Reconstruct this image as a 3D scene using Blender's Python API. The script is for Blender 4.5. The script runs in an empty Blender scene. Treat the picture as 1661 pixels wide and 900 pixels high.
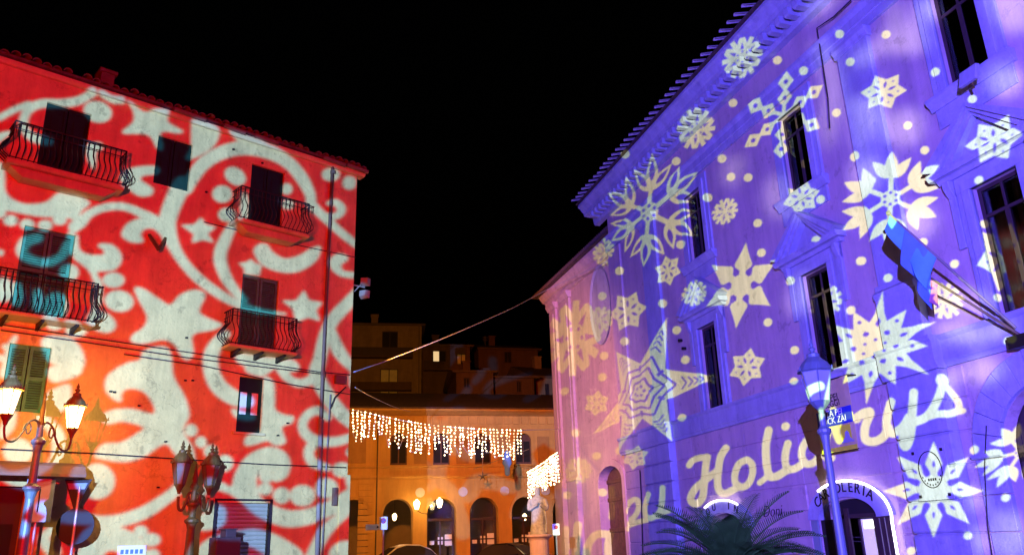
import bpy, bmesh, math, random
import numpy as np
from mathutils import Vector, Matrix
random.seed(7); rng = np.random.default_rng(7)
scn = bpy.context.scene
col = scn.collection
PI = math.pi
def R(a): return math.radians(a)

# ---------------------------------------------------------------- camera
EYE = np.array([0.0, 0.0, 1.6])
FPX, PITCH, ROLL = 1311.3, R(18.332), R(-1.866)
cp, sp, cr, sr = math.cos(PITCH), math.sin(PITCH), math.cos(ROLL), math.sin(ROLL)
AF = np.array([0, cp, sp]); _u = np.array([0, -sp, cp]); _r = np.array([1.0, 0, 0])
AR = cr*_r + sr*_u; AU = -sr*_r + cr*_u
cam = bpy.data.cameras.new('camera'); camo = bpy.data.objects.new('camera', cam); col.objects.link(camo)
cam.sensor_width = 36; cam.lens = FPX/1661*36; cam.clip_start = .1; cam.clip_end = 2000
M = Matrix(((AR[0], AU[0], -AF[0], EYE[0]), (AR[1], AU[1], -AF[1], EYE[1]), (AR[2], AU[2], -AF[2], EYE[2]), (0, 0, 0, 1)))
camo.matrix_world = M
scn.camera = camo
def ray(x, y): return AF + (x-830.5)/FPX*AR - (y-450)/FPX*AU
def at_z(x, y, z):
    d = ray(x, y); return EYE + d*(z-1.6)/d[2]
def at_y(x, y, Y):
    d = ray(x, y); return EYE + d*Y/d[1]

# ---------------------------------------------------------------- exposure, world
scn.view_settings.view_transform = 'Standard'; scn.view_settings.look = 'None'
scn.view_settings.exposure = 0; scn.view_settings.gamma = 1
w = bpy.data.worlds.new('World'); scn.world = w; w.use_nodes = True
nt = w.node_tree; nt.nodes.clear()
sky = nt.nodes.new('ShaderNodeTexSky'); sky.sky_type = 'NISHITA'; sky.sun_disc = False
sky.sun_elevation = R(-5); sky.sun_rotation = R(200)
bg = nt.nodes.new('ShaderNodeBackground'); bg.inputs['Strength'].default_value = .05
out = nt.nodes.new('ShaderNodeOutputWorld')
nt.links.new(sky.outputs[0], bg.inputs[0]); nt.links.new(bg.outputs[0], out.inputs[0])

# ---------------------------------------------------------------- facade frames
class Frame:
    """a vertical plane: s along it, o out of it towards the square, z up"""
    def __init__(self, P, az):
        self.P = np.array([P[0], P[1], 0.0]); self.d = np.array([math.sin(az), math.cos(az), 0])
        n = np.array([self.d[1], -self.d[0], 0])
        self.n = n if n @ (EYE-self.P) > 0 else -n
    def p(self, s, o, z): return self.P + self.d*s + self.n*o + np.array([0, 0, z])
    def hit(self, org, d, o=0.0):
        t = (self.n @ (self.P + self.n*o - org))/(self.n @ d); return org + t*d
    def sz(self, x, y, o=0.0):
        q = self.hit(EYE, ray(x, y), o); return float((q-self.P) @ self.d), float(q[2])
    def px(self, x, y, o=0.0): return self.hit(EYE, ray(x, y), o)
LF = Frame((-7.289, 22.138), R(46.92))      # the tall palazzo on the left
RF = Frame((9.463, 22.1535), R(-16.927))    # the town hall on the right
WF = Frame(RF.P + RF.n*-1.3, R(-16.927))    # its set back wing
class Bays(Frame):
    """the arcade is drawn in bays of 1.5 m modules"""
    K = 1.5
    def p(self, s, o, z): return self.P + self.d*s*self.K + self.n*o*self.K + np.array([0, 0, max(1.6+(z-1.6)*self.K, 0)])
    def sz(self, x, y, o=0.0):
        q = self.hit(EYE, ray(x, y), o*self.K); return float((q-self.P) @ self.d)/self.K, 1.6+(float(q[2])-1.6)/self.K
CF = Bays((-2.544*1.5, 35.726*1.5), R(76))         # the arcade at the end of the square

# ---------------------------------------------------------------- the three projectors
def catmull(pts, closed=False, k=5):
    P = np.array(pts, float); n = len(P); o = []
    for i in range(n if closed else n-1):
        if closed: a, b, c, d = P[(i-1) % n], P[i], P[(i+1) % n], P[(i+2) % n]
        else: a, b, c, d = P[max(i-1, 0)], P[i], P[i+1], P[min(i+2, n-1)]
        for j in range(k):
            t = j/k
            o.append(.5*((2*b)+(-a+c)*t+(2*a-5*b+4*c-d)*t*t+(-a+3*b-3*c+d)*t**3))
    if not closed: o.append(P[-1])
    return np.array(o)
class Slide:
    """a lantern slide: a square mask drawn in the projector's own picture plane"""
    def __init__(self, name, pos, target, half, N):
        self.name, self.N, self.T, self.half = name, N, math.tan(half), half
        self.pos = np.array(pos, float)
        f = np.array(target, float)-self.pos; f /= np.linalg.norm(f)
        r = np.cross(f, [0, 0, 1]); r /= np.linalg.norm(r); u = np.cross(r, f)
        self.f, self.r, self.u = f, r, u
        self.a = np.zeros((N, N), np.float32)
    def uv(self, q):
        v = np.asarray(q)-self.pos; k = v @ self.f
        return np.array([(v @ self.r)/k/self.T*.5+.5, (v @ self.u)/k/self.T*.5+.5])*self.N
    def fill(self, P, val=1.0):
        P = np.asarray(P); x0, y0 = np.floor(P.min(0)).astype(int)-1; x1, y1 = np.ceil(P.max(0)).astype(int)+2
        x0, y0, x1, y1 = max(x0, 0), max(y0, 0), min(x1, self.N), min(y1, self.N)
        if x1 <= x0 or y1 <= y0: return
        X = np.arange(x0, x1)+.5; Y = (np.arange(y0, y1)+.5)[:, None]
        ins = np.zeros((y1-y0, x1-x0), bool)
        for i in range(len(P)):
            ax, ay = P[i]; bx, by = P[i-1]
            if ay == by: continue
            c = ((ay > Y) != (by > Y)) & (X < (bx-ax)*(Y-ay)/(by-ay)+ax)
            ins ^= c
        sub = self.a[y0:y1, x0:x1]; sub[ins] = val
    def wall(self, pts, F, o=0.0): return np.array([self.uv(F.px(x, y, o)) for x, y in pts])
    def blur(self, r, n=2):
        for _ in range(n):
            for ax in (0, 1):
                c = np.cumsum(np.pad(self.a, [(r+1, r) if k == ax else (0, 0) for k in (0, 1)], mode='edge'), axis=ax, dtype=np.float64)
                hi = np.take(c, range(2*r+1, c.shape[ax]), axis=ax); lo = np.take(c, range(0, c.shape[ax]-2*r-1), axis=ax)
                self.a = ((hi-lo)/(2*r+1)).astype(np.float32)
    def lamp(self, power, dark, light, radius=.02, edge=.06, u0=0.0, u1=1.0, hot=(.5, .5), fall=.7):
        N = self.N; x = (np.arange(N)+.5)/N
        def soft(lo, hi, w): t = np.clip(np.minimum(x-lo, hi-x)/w, 0, 1); return t*t*(3-2*t)
        vg = 1-.85*np.clip(((x[None, :]-hot[0])**2+(x[:, None]-hot[1])**2)/fall, 0, 1)      # lens fall-off
        fr = vg*soft(0, 1, edge)[:, None]*soft(u0, u1, min(edge, .03))[None, :]
        buf = np.ones((N, N, 4), np.float32); buf[..., 0] = self.a; buf[..., 1] = fr; buf[..., 2] = 0
        im = bpy.data.images.new(self.name+'_slide', N, N, alpha=False, float_buffer=False); im.colorspace_settings.name = 'Non-Color'
        im.pixels.foreach_set(buf.ravel()); im.update(); im.pack()
        L = bpy.data.lights.new(self.name, 'SPOT'); L.energy = power; L.shadow_soft_size = radius
        L.spot_size = min(PI*.95, 2*math.atan(self.T*1.45)); L.spot_blend = .05
        o = bpy.data.objects.new(self.name, L); col.objects.link(o)
        r, u, f = self.r, self.u, self.f
        o.matrix_world = Matrix(((r[0], u[0], -f[0], self.pos[0]), (r[1], u[1], -f[1], self.pos[1]), (r[2], u[2], -f[2], self.pos[2]), (0, 0, 0, 1)))
        L.use_nodes = True; nt = L.node_tree; nt.nodes.clear(); A = nt.nodes.new
        tc = A('ShaderNodeTexCoord'); sep = A('ShaderNodeSeparateXYZ'); nt.links.new(tc.outputs['Normal'], sep.inputs[0])
        def mth(op, a, b=None):
            m = A('ShaderNodeMath'); m.operation = op
            for i, v in enumerate((a, b)):
                if v is None: continue
                if isinstance(v, (int, float)): m.inputs[i].default_value = v
                else: nt.links.new(v, m.inputs[i])
            return m.outputs[0]
        az = mth('ABSOLUTE', sep.outputs[2])
        U = mth('ADD', mth('DIVIDE', mth('DIVIDE', sep.outputs[0], az), 2*self.T), .5)
        V = mth('ADD', mth('DIVIDE', mth('DIVIDE', sep.outputs[1], az), 2*self.T), .5)
        cb = A('ShaderNodeCombineXYZ'); nt.links.new(U, cb.inputs[0]); nt.links.new(V, cb.inputs[1])
        tx = A('ShaderNodeTexImage'); tx.image = im; tx.extension = 'CLIP'; nt.links.new(cb.outputs[0], tx.inputs[0])
        s2 = A('ShaderNodeSeparateColor'); nt.links.new(tx.outputs[0], s2.inputs[0])
        mx = A('ShaderNodeMix'); mx.data_type = 'RGBA'; nt.links.new(s2.outputs[0], mx.inputs[0])
        mx.inputs[6].default_value = (*dark, 1); mx.inputs[7].default_value = (*light, 1)
        em = A('ShaderNodeEmission'); nt.links.new(mx.outputs[2], em.inputs[0]); nt.links.new(s2.outputs[1], em.inputs[1])
        ou = A('ShaderNodeOutputLight'); nt.links.new(em.outputs[0], ou.inputs[0])
        return o
# tracing helpers: every set of points is read off an enlarged crop (x offset, y offset, scale)
class Draw:
    def __init__(self, S, F): self.S, self.F, self.v = S, F, (0, 0, 1)
    def view(self, x, y, k): self.v = (x, y, k); return self
    def m(self, p): return (self.v[0]+p[0]/self.v[2], self.v[1]+p[1]/self.v[2])
    def put(self, P, val=1.0): self.S.fill(self.S.wall(P, self.F), val)
    def poly(self, *pts, val=1.0, sm=1):
        P = [self.m(p) for p in pts]
        self.put(catmull(P, True, 4) if sm else P, val)
    def ell(self, x, y, rx, ry=None, a=0, val=1.0):
        ry = ry or rx; c, s = math.cos(R(a)), math.sin(R(a)); n = 22
        self.put([self.m((x+rx*math.cos(t)*c-ry*math.sin(t)*s, y+rx*math.cos(t)*s+ry*math.sin(t)*c)) for t in np.linspace(0, 2*PI, n, endpoint=False)], val)
    def line(self, pts, wd=None, val=1.0):
        """a brush stroke with round ends, (x, y, width) points"""
        P = np.array([(p[0], p[1], p[2] if len(p) > 2 else wd) for p in pts], float)
        C = catmull(P, False, 6); n = len(C)
        t = np.gradient(C[:, :2], axis=0); t /= np.linalg.norm(t, axis=1)[:, None]+1e-9; nn = np.stack([-t[:, 1], t[:, 0]], 1)
        for i in range(n-1):
            a, b = C[i], C[i+1]
            q = [a[:2]+nn[i]*a[2]/2, b[:2]+nn[i+1]*b[2]/2, b[:2]-nn[i+1]*b[2]/2, a[:2]-nn[i]*a[2]/2]
            self.put([self.m(p) for p in q], val)
        for c in C: self.ell(c[0], c[1], c[2]/2, val=val)

# --- slide one: white scrolls and stars on red
SA = Slide('red_scroll_projector', (-4.3, 0, 4.4), LF.p(-1.6, 0, 7.6), R(38), 2048)
D = Draw(SA, LF)
v = D.view(0, 100, 3)
v.line([(-40, 285), (0, 272), (70, 235), (140, 208)], 30)
v.line([(455, 150), (390, 188), (300, 205), (205, 205), (140, 235), (115, 290), (130, 345), (175, 375), (235, 385)], 42)
v.line([(500, 158), (545, 185), (595, 190)], 34); v.ell(475, 245, 70, 52, 15)
v.poly((622, 195), (650, 205), (702, 245), (770, 232), (830, 240), (815, 290), (885, 335), (870, 350), (785, 345), (790, 420), (765, 425), (720, 358), (610, 352), (598, 338), (650, 290), (645, 235))
v.poly((420, 405), (490, 395), (495, 430), (470, 440), (460, 525), (425, 470))
v.poly((585, 560), (640, 518), (750, 508), (775, 530), (750, 550), (700, 555), (685, 575), (720, 600), (745, 620), (735, 650), (680, 655), (630, 625), (598, 590))
v.poly((-30, 360), (10, 345), (48, 338), (50, 352), (0, 392), (-30, 400))
v.poly((-60, 520), (0, 490), (22, 540), (30, 640), (110, 690), (220, 685), (280, 640), (330, 645), (400, 660), (438, 690), (400, 725), (385, 760), (395, 800), (330, 760), (200, 755), (60, 730), (-60, 700))
for x, y in ((52, 773), (132, 792), (220, 797), (-5, 735), (290, 770)): v.ell(x, y, 35, 26)
v = D.view(200, 100, 3)
v.poly((342, 285), (462, 318), (460, 380), (420, 430), (335, 475), (300, 470), (330, 400))
v.poly((520, 340), (580, 350), (640, 370), (700, 395), (765, 455), (700, 450), (640, 440), (580, 410))
v.ell(545, 558, 55, 40, 35); v.ell(482, 645, 48, 42); v.ell(795, 620, 28, 28); v.ell(800, 695, 30, 25)
v.ell(505, 745, 42, 34); v.ell(590, 710, 22, 75)
v.poly((280, 795), (345, 792), (378, 758), (402, 792), (452, 805), (412, 838), (440, 880), (385, 868), (335, 882), (342, 840), sm=0)
v = D.view(0, 0, 1)
v.line([(294, 300, 30), (275, 345, 28), (272, 372, 27), (285, 405, 18), (303, 432, 16), (328, 457, 16), (358, 478, 15), (390, 495, 12), (425, 505, 9), (463, 509, 3)])
v.line([(302, 305, 22), (312, 288, 22), (332, 264, 22), (362, 247, 22), (400, 240, 23), (440, 248, 23), (470, 266, 20), (490, 290, 20), (503, 315, 17), (506, 332, 16), (527, 353, 14), (553, 377, 13), (580, 398, 12), (600, 410, 12)])
v = D.view(300, 250, 3)
v.ell(710, 100, 44, 33); v.ell(800, 140, 34, 34)
v.line([(700, 240, 22), (735, 237, 35), (762, 268, 42), (740, 300, 34), (690, 303, 28), (640, 285, 22)])
v.line([(240, 335, 40), (195, 420, 58), (170, 500, 62), (195, 590, 56), (240, 660, 46), (285, 710, 35)])
v.poly((335, 470), (362, 437), (400, 440), (430, 478), (490, 508), (560, 490), (610, 460), (660, 450), (645, 510), (590, 555), (520, 578), (430, 565), (365, 530))
v.poly((262, 530), (300, 525), (320, 510), (340, 530), (374, 540), (362, 590), (290, 587), (287, 555), sm=0)
v.poly((472, 712), (540, 712), (580, 662), (605, 710), (670, 722), (638, 760), (658, 812), (600, 795), (540, 817), (523, 752), sm=0)
v.poly((702, 520), (740, 485), (785, 492), (792, 515), (760, 540), (775, 568), (830, 575), (830, 602), (760, 595), (715, 562))
v = D.view(300, 400, 3)
v.line([(860, 210, 60), (800, 270, 60), (725, 350, 62), (685, 430, 62), (655, 550, 62), (640, 620, 70), (690, 720, 70), (750, 800, 70), (830, 870, 60)])
v.line([(715, 400, 30), (740, 490, 62), (785, 555, 52), (840, 610, 40)])
v.poly((440, 592), (465, 555), (520, 548), (556, 578), (545, 605), (510, 610), (530, 635), (570, 642), (620, 620), (660, 610), (640, 660), (560, 684), (490, 655))
v.poly((245, 530), (280, 515), (360, 530), (450, 540), (475, 570), (440, 592), (410, 612), (370, 632), (300, 610), (290, 582), (255, 562))
v.line([(200, 425, 40), (165, 460, 60), (130, 520, 72), (128, 600, 76), (165, 680, 80), (240, 735, 75), (300, 750, 60)])
v = D.view(300, 600, 3)
v.poly((380, 40), (430, 55), (437, 130), (440, 190), (480, 215), (528, 225), (520, 258), (472, 280), (492, 350), (440, 367), (400, 345), (330, 365), (290, 362), (300, 322), (360, 290), (370, 200))
v.poly((225, 192), (255, 192), (330, 215), (330, 240), (255, 235))
v.line([(830, 320, 40), (745, 345, 45), (655, 347, 48), (592, 315, 50), (572, 262, 44), (600, 215, 42), (650, 197, 40), (695, 230, 36)])
v.line([(630, 350, 50), (602, 400, 50), (625, 450, 48), (695, 475, 34)])
v.ell(765, 485, 47, 38); v.ell(805, 400, 20, 24)
for x, y, a in ((30, 293, 31), (78, 350, 28), (125, 395, 32), (195, 452, 40)): v.ell(x, y, a)
v.poly((225, 565), (245, 500), (300, 420), (400, 373), (480, 393), (514, 450), (498, 515), (450, 542), (415, 530), (430, 505), (400, 485), (358, 505), (350, 560), (372, 620), (430, 655), (520, 682), (640, 660), (740, 610), (830, 570), (840, 660), (760, 690), (690, 718), (600, 752), (500, 763), (410, 738), (330, 695), (265, 635), (200, 595), (120, 585), (60, 660), (70, 600), (120, 545), (180, 545))
v.ell(395, 515, 34); v.ell(390, 578, 36, 30); v.ell(470, 610, 42, 40); v.ell(572, 610, 62, 52); v.ell(690, 575, 56, 50)
v.line([(830, 660, 40), (770, 705, 45), (690, 775, 60), (640, 860, 60), (600, 960, 70)])
v.ell(790, 900, 90, 70)
v.poly((35, 725), (95, 690), (130, 653), (182, 660), (197, 700), (180, 750), (120, 777), (60, 770))
v.poly((160, 800), (250, 780), (330, 768), (420, 790), (500, 830), (570, 885), (570, 960), (440, 930), (330, 860), (250, 850), (150, 850), (100, 960), (20, 960), (75, 850))
v = D.view(100, 500, 3)
v.poly((395, 212), (450, 188), (512, 190), (535, 235), (545, 330), (600, 430), (622, 520), (592, 592), (640, 680), (645, 760), (600, 770), (545, 700), (500, 660), (400, 722), (300, 747), (190, 732), (160, 718), (200, 660), (290, 650), (370, 605), (398, 578), (300, 550), (230, 562), (188, 540), (200, 515), (260, 490), (350, 490), (440, 512), (452, 490), (430, 440), (390, 402), (330, 390), (295, 410), (290, 452), (258, 445), (220, 410), (210, 360), (240, 310), (320, 265), (380, 250))
v = D.view(150, 400, 3)
v.poly((205, 203), (250, 205), (330, 258), (380, 282), (430, 232), (500, 210), (550, 235), (520, 312), (560, 345), (632, 380), (580, 407), (488, 430), (492, 520), (462, 552), (430, 530), (400, 480), (345, 453), (250, 472), (192, 462), (195, 430), (250, 390), (266, 340), (230, 270))
v = D.view(100, 600, 3)
v.ell(172, 540, 87, 87)
v.line([(-60, 690, 60), (20, 720, 60), (130, 737, 62), (260, 735, 62), (390, 697, 62), (500, 630, 55), (570, 570, 50), (610, 500, 45)])
v.poly((70, 960), (110, 830), (180, 775), (280, 763), (365, 800), (405, 850), (420, 960)); v.ell(245, 905, 40, 28, val=0)
v.ell(385, 782, 34, 28); v.ell(435, 824, 46, 32); v.ell(445, 895, 32, 26)
v = D.view(0, 600, 3)
v.ell(88, 395, 74, 62); v.line([(200, 232, 50), (255, 280, 60), (285, 340, 68), (285, 410, 68), (255, 480, 70), (190, 530, 60), (90, 545, 50), (0, 500, 45)])
v.poly((230, 115), (320, 68), (346, 90), (332, 180), (240, 216), (210, 190)); v.poly((225, 10), (260, -20), (390, -10), (388, 20), (320, 50), (255, 58))
v.line([(60, 215, 40), (40, 270, 60), (10, 310, 50)]); v.line([(280, 750, 40), (215, 820, 50), (260, 880, 70)])
v = D.view(0, 300, 3)
v.line([(360, 205, 55), (395, 180, 55), (440, 137, 40), (520, 108, 37), (605, 107, 36), (690, 140, 42), (770, 190, 62), (830, 250, 60)])
v.poly((592, 238), (622, 187), (680, 163), (740, 165), (800, 200), (800, 240), (760, 217), (710, 213), (685, 240), (697, 275), (655, 282), (612, 266))
v.poly((378, 245), (385, 305), (420, 335), (500, 340), (502, 315), (478, 300), (490, 285), (545, 290), (586, 330), (592, 370), (560, 412), (510, 420), (472, 427), (497, 480), (495, 560), (470, 612), (445, 640), (450, 590), (465, 520), (440, 430), (395, 385), (355, 350), (340, 260))
v.ell(552, 463, 53, 37); v.ell(580, 565, 71, 52, 8); v.ell(495, 665, 72, 48, 25); v.ell(268, 680, 42, 25); v.ell(370, 707, 52, 33)
v.ell(0, 330, 18, 15); v.ell(350, 425, 32, 38); v.ell(325, 420, 38, 36); v.ell(15, 510, 52, 60)
v.line([(185, 255, 42), (125, 275, 50), (105, 325, 50), (150, 362, 40), (235, 375, 38), (300, 340, 40), (320, 295, 36), (345, 270, 40)]); v.ell(345, 280, 25, 55)
v.poly((210, 745), (280, 733), (345, 745), (392, 790), (412, 850), (400, 890), (330, 892), (240, 862), (205, 800))
v.line([(20, 920, 40), (45, 800, 34), (75, 742, 22)]); v.ell(25, 787, 15); v.ell(0, 842, 18)
v.ell(80, 530, 30, 60); v.ell(180, 560, 26, 60); v.ell(270, 590, 60, 70)
D.F = CF; v = D.view(0, 0, 1)                         # what spills past the corner onto the far side of the square
v.line([(745, 672, 30), (722, 720, 28), (712, 775, 22), (735, 800, 20), (750, 860, 30)]); v.line([(700, 690, 20), (780, 684, 16), (860, 690, 24), (900, 720, 20)])
v.line([(800, 700, 25), (850, 770, 20), (835, 835, 16)]); v.line([(720, 640, 16), (735, 615, 12)]); v.line([(757, 560, 14), (757, 588, 12), (745, 604, 10)])
v.line([(890, 690, 40), (850, 730, 30), (870, 790, 34), (900, 850, 40)]); v.line([(700, 668, 14), (800, 674, 14), (900, 680, 14)]); v.line([(760, 800, 30), (780, 780, 26), (830, 790, 20)]); v.ell(748, 690, 22, 18); v.line([(705, 860, 30), (720, 900, 40)]); v.line([(700, 700, 18), (760, 740, 16), (790, 725, 14)])
v.ell(905, 835, 16, 40); v.line([(830, 588, 8), (775, 606, 10), (765, 625, 9), (790, 638, 9), (802, 632, 14)]); v.line([(870, 600, 30), (850, 640, 20)])
SA.blur(2)
SA.lamp(39000, (.76, .002, .0), (.62, .92, 2.6), radius=.03, u1=SA.uv(WF.p(28.4, 0, 4))[0]/SA.N+.014, hot=(.95, .36), fall=.84)

# --- slide two: snowflakes and the greeting on blue
SB = Slide('blue_snowflake_projector', (-2.6, -8.6, 3.3), RF.p(2.6, 0, 8.6), R(27), 3072)
B = Draw(SB, RF)
def circ(n, r, cx=0, cy=0, ry=None, a=0): return [(cx+r*math.cos(t)*math.cos(a)-(ry or r)*math.sin(t)*math.sin(a), cy+r*math.cos(t)*math.sin(a)+(ry or r)*math.sin(t)*math.cos(a)) for t in np.linspace(0, 2*PI, n, endpoint=False)]
def bar(a, b, w1, w2=None):
    w2 = w1 if w2 is None else w2; a, b = np.array(a), np.array(b); t = (b-a)/np.linalg.norm(b-a); n = np.array([-t[1], t[0]])
    return [tuple(a+n*w1/2), tuple(b+n*w2/2), tuple(b-n*w2/2), tuple(a-n*w1/2)]
def leaf(a, b, wd):
    a, b = np.array(a), np.array(b); t = b-a; n = np.array([-t[1], t[0]])/np.linalg.norm(t)
    return [tuple(a+t*k+n*wd*math.sin(PI*k**.8)*sg) for sg, ks in ((1, np.linspace(0, 1, 8)), (-1, np.linspace(1, 0, 8)[1:-1])) for k in ks]
def spin(arm, n=6):
    o = []
    for k in range(n):
        c, s = math.cos(2*PI*k/n), math.sin(2*PI*k/n)
        o += [([(x*c-y*s, x*s+y*c) for x, y in P], val) for P, val in arm]
    return o
def star(n, r1, r2): return [((r1 if k % 2 == 0 else r2)*math.cos(PI*k/n), (r1 if k % 2 == 0 else r2)*math.sin(PI*k/n)) for k in range(2*n)]
def k_small(): return [(star(6, 1, .66), 1)]+spin([(leaf((.2*.87, .2*.5), (.58*.87, .58*.5), .07), 0), (circ(6, .05, .62), 0)])
def k_branch():
    o = spin([(bar((0, 0), (1, 0), .24), 1), (bar((.42, 0), (.8, .38), .2), 1), (bar((.42, 0), (.8, -.38), .2), 1), (circ(8, .1, .8, .38), 1), (circ(8, .1, .8, -.38), 1)])
    return o+[(circ(12, .4), 1)]+spin([(circ(7, .06, .27*.87, .27*.5), 0)])
def k_leaf(hollow=False):
    a = [(bar((0, 0), (.6, 0), .09), 1), (leaf((.48, 0), (1, 0), .12), 1), (leaf((.42, .02), (.82, .36), .11), 1), (leaf((.42, -.02), (.82, -.36), .11), 1)]
    if hollow: a = [(bar((0, 0), (.5, 0), .085), 1), (leaf((.46, 0), (1, 0), .115), 1), (leaf((.40, .0), (.80, .36), .105), 1), (leaf((.40, -.0), (.80, -.36), .105), 1), (leaf((.58, 0), (.92, 0), .055), 0), (leaf((.50, .09), (.73, .30), .05), 0), (leaf((.50, -.09), (.73, -.30), .05), 0)]
    return spin(a)+[(circ(6, .2), 1)]+spin([(circ(6, .035, .12), 0)])
def k_blob(): return [(circ(14, .27), 1)]+spin([([(.1, .1), (.25, .09), (.34, .08), (.43, .22), (.5, .235), (.62, .17), (.8, .08), (1, .0), (.8, -.08), (.62, -.17), (.5, -.235), (.43, -.22), (.34, -.08), (.25, -.09), (.1, -.1)], 1)])
def k_arrow():
    o = [(star(6, 1, .43), 1)]
    ch = []
    for r, h in ((.19, .07), (.33, .13), (.47, .16)): ch += [(bar((r, 0), (r-h*.95, h), .034), 0), (bar((r, 0), (r-h*.95, -h), .034), 0)]
    for r, h in ((.56, .09), (.64, .07), (.71, .055), (.78, .04)): ch += [(bar((r+.04, .0), (r-.01, h), .022), 0), (bar((r+.04, 0), (r-.01, -h), .022), 0)]
    o += spin(ch); o += spin([(bar((.3*.87, .3*.5), (.40*.87, .40*.5), .04), 0)])
    return o+[(circ(6, .1), 1)]+spin([(circ(5, .025, .07), 0)])
def k_diamond():
    d = lambda r, s: [(r-s, 0), (r, s*.8), (r+s, 0), (r, -s*.8)]
    return spin([(bar((0, 0), (1, 0), .1), 1), (d(.5, .26), 1), (d(.93, .27), 1), (circ(6, .06, .5), 0), (circ(6, .07, .93), 0)])
def k_ray():
    o = []
    for k in range(12):
        L = 1 if k % 2 == 0 else .78; c, s = math.cos(PI*k/6), math.sin(PI*k/6)
        o += [([(x*c-y*s, x*s+y*c) for x, y in [(.2, .14), (.42, .15), (.62, .07), (L, 0), (.62, -.07), (.42, -.15), (.2, -.14)]], 1)]
    o += [(circ(16, .36), 1)]
    return o+spin([(leaf((.4, 0), (.54, 0), .035), 0), (leaf((.26*.87, .26*.5), (.36*.87, .36*.5), .05), 0), (circ(6, .03, .17), 0), (circ(6, .035, .55*.87, .55*.5), 0)])
def k_eight(): return [(circ(14, .3), 1)]+spin([([(.15, .07), (.36, .07), (.53, .17), (1, 0), (.53, -.17), (.36, -.07), (.15, -.07)], 1), (leaf((.45, 0), (.61, 0), .03), 0)], 8)
def flake6(kind, cx, cy, tips):
    T = np.array(tips, float)
    def mp(x, y):
        k = int(math.floor(math.atan2(y, x)/(PI/3))) % 6; a, b = k*PI/3, (k+1)*PI/3; dt = math.sin(b-a)
        p = (x*math.sin(b)-y*math.cos(b))/dt; q = (y*math.cos(a)-x*math.sin(a))/dt
        v = T[k]*p+T[(k+1) % 6]*q; return (cx+v[0], cy+v[1])
    for P, val in kind:
        Q = []
        for i in range(len(P)):
            a, b = np.array(P[i-1]), np.array(P[i]); Q += [mp(*(a+(b-a)*t)) for t in (.25, .5, .75, 1)]
        B.put(Q, val)
def flake(kind, cx, cy, v0, v1, hexa=True):
    v0, v1 = np.array(v0, float), np.array(v1, float)
    wv = (v1-.5*v0)/(math.sqrt(3)/2) if hexa else (v1-v0/math.sqrt(2))*math.sqrt(2)
    for P, val in kind: B.put([(cx+x*v0[0]+y*wv[0], cy+x*v0[1]+y*wv[1]) for x, y in P], val)
flake6(k_leaf(True), 1052, 346, [(-8, 88), (74, 36), (80, -66), (8, -90), (-64, -26), (-60, 46)])
flake(k_leaf(), 1444, 324, (3, -78), (78, -50))
flake(k_blob(), 1202, 463, (8, -70), (56, -37))
flake6(k_arrow(), 1036, 635, [(46, -120), (129, -25), (55, 82), (-30, 92), (-78, 64), (-36, -64)])
flake(k_small(), 1018.5, 505, (14, -32), (31, -7))
flake(k_small(), 1083.5, 439, (17, -21), (21, 3))
flake(k_branch(), 978, 406, (3, -18), (18, -8))
flake(k_branch(), 1176, 343, (14, -20), (21, -2))
flake(k_small(), 1433, 150, (25, -29), (38, -3))
flake(k_branch(), 1126, 478, (4, -20), (20, -10))
flake(k_small(), 1212, 595, (6, -31), (29, -14))
flake(k_small(), 964, 648, (3, -22), (20, -10))
flake(k_branch(), 934, 759, (2, -22), (20, -11))
flake(k_small(), 1031, 742, (5, -20), (22, -8))
flake(k_branch(), 1130, 212, (18, -28), (30, -4))
flake(k_branch(), 1205, 103, (16, -30), (32, -12))
flake(k_diamond(), 1271, 189, (4, -58), (53, -42))
flake(k_ray(), 1418, 566, (13, -90), (101, -45))
flake(k_branch(), 1532, 488, (8, -28), (30, -6))
flake(k_small(), 1611, 231, (22, -36), (46, -8))
flake(k_small(), 1630, 416, (10, -56), (46, -16))
flake(k_eight(), 1513, 796, (82, 0), (58, 55), False)
flake(k_leaf(), 1660, 728, (-80, 30), (-36, -33))
flake(k_branch(), 928, 542, (3, -62), (40, -36))
flake(k_branch(), 968, 512, (10, -22), (24, -6))
flake(k_small(), 1300, 322, (30, -12), (22, 16))
flake(k_branch(), 1340, 490, (3, -28), (24, -14))
dots = {(850, 300, 3): [(465, 420), (370, 518), (490, 762), (675, 578), (743, 706), (785, 850), (762, 290), (378, 810), (890, 62)],
 (880, 600, 3): [(280, 15), (97, 88), (150, 292), (252, 403), (680, 233), (833, 122), (365, 375), (110, 598), (280, 580)],
 (920, 0, 2.647): [(257, 690), (468, 693), (712, 443), (903, 260), (665, 682), (703, 760), (777, 763), (605, 850)],
 (1300, 0, 3): [(412, 170), (185, 175), (237, 310), (650, 358), (170, 550), (517, 612), (258, 763), (600, 732), (340, 885), (830, 487), (10, 352), (15, 792)],
 (1100, 250, 3.333): [(430, 373), (15, 490), (450, 533), (745, 467), (770, 248), (608, 688), (935, 843), (985, 578), (955, 18), (685, 45)],
 (1360, 250, 2.903): [(110, 503), (232, 588), (58, 735), (547, 517), (688, 325), (750, 675), (660, 130), (795, 885), (400, 415)],
 (1100, 480, 3.214): [(468, 137), (607, 282), (603, 446), (38, 332), (20, 635), (900, 75), (185, 515), (560, 680)],
 (1361, 520, 3.75): [(1040, 135)], (1300, 700, 4.5): [(1487, 483), (1208, 765), (1260, 135), (800, 870)]}
for (ox, oy, k), L in dots.items():
    B.view(ox, oy, k)
    for x, y in L: B.ell(x, y, 7.4*k, 6.6*k, -30)
W = 54
v = B.view(1000, 700, 4.5)
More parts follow.
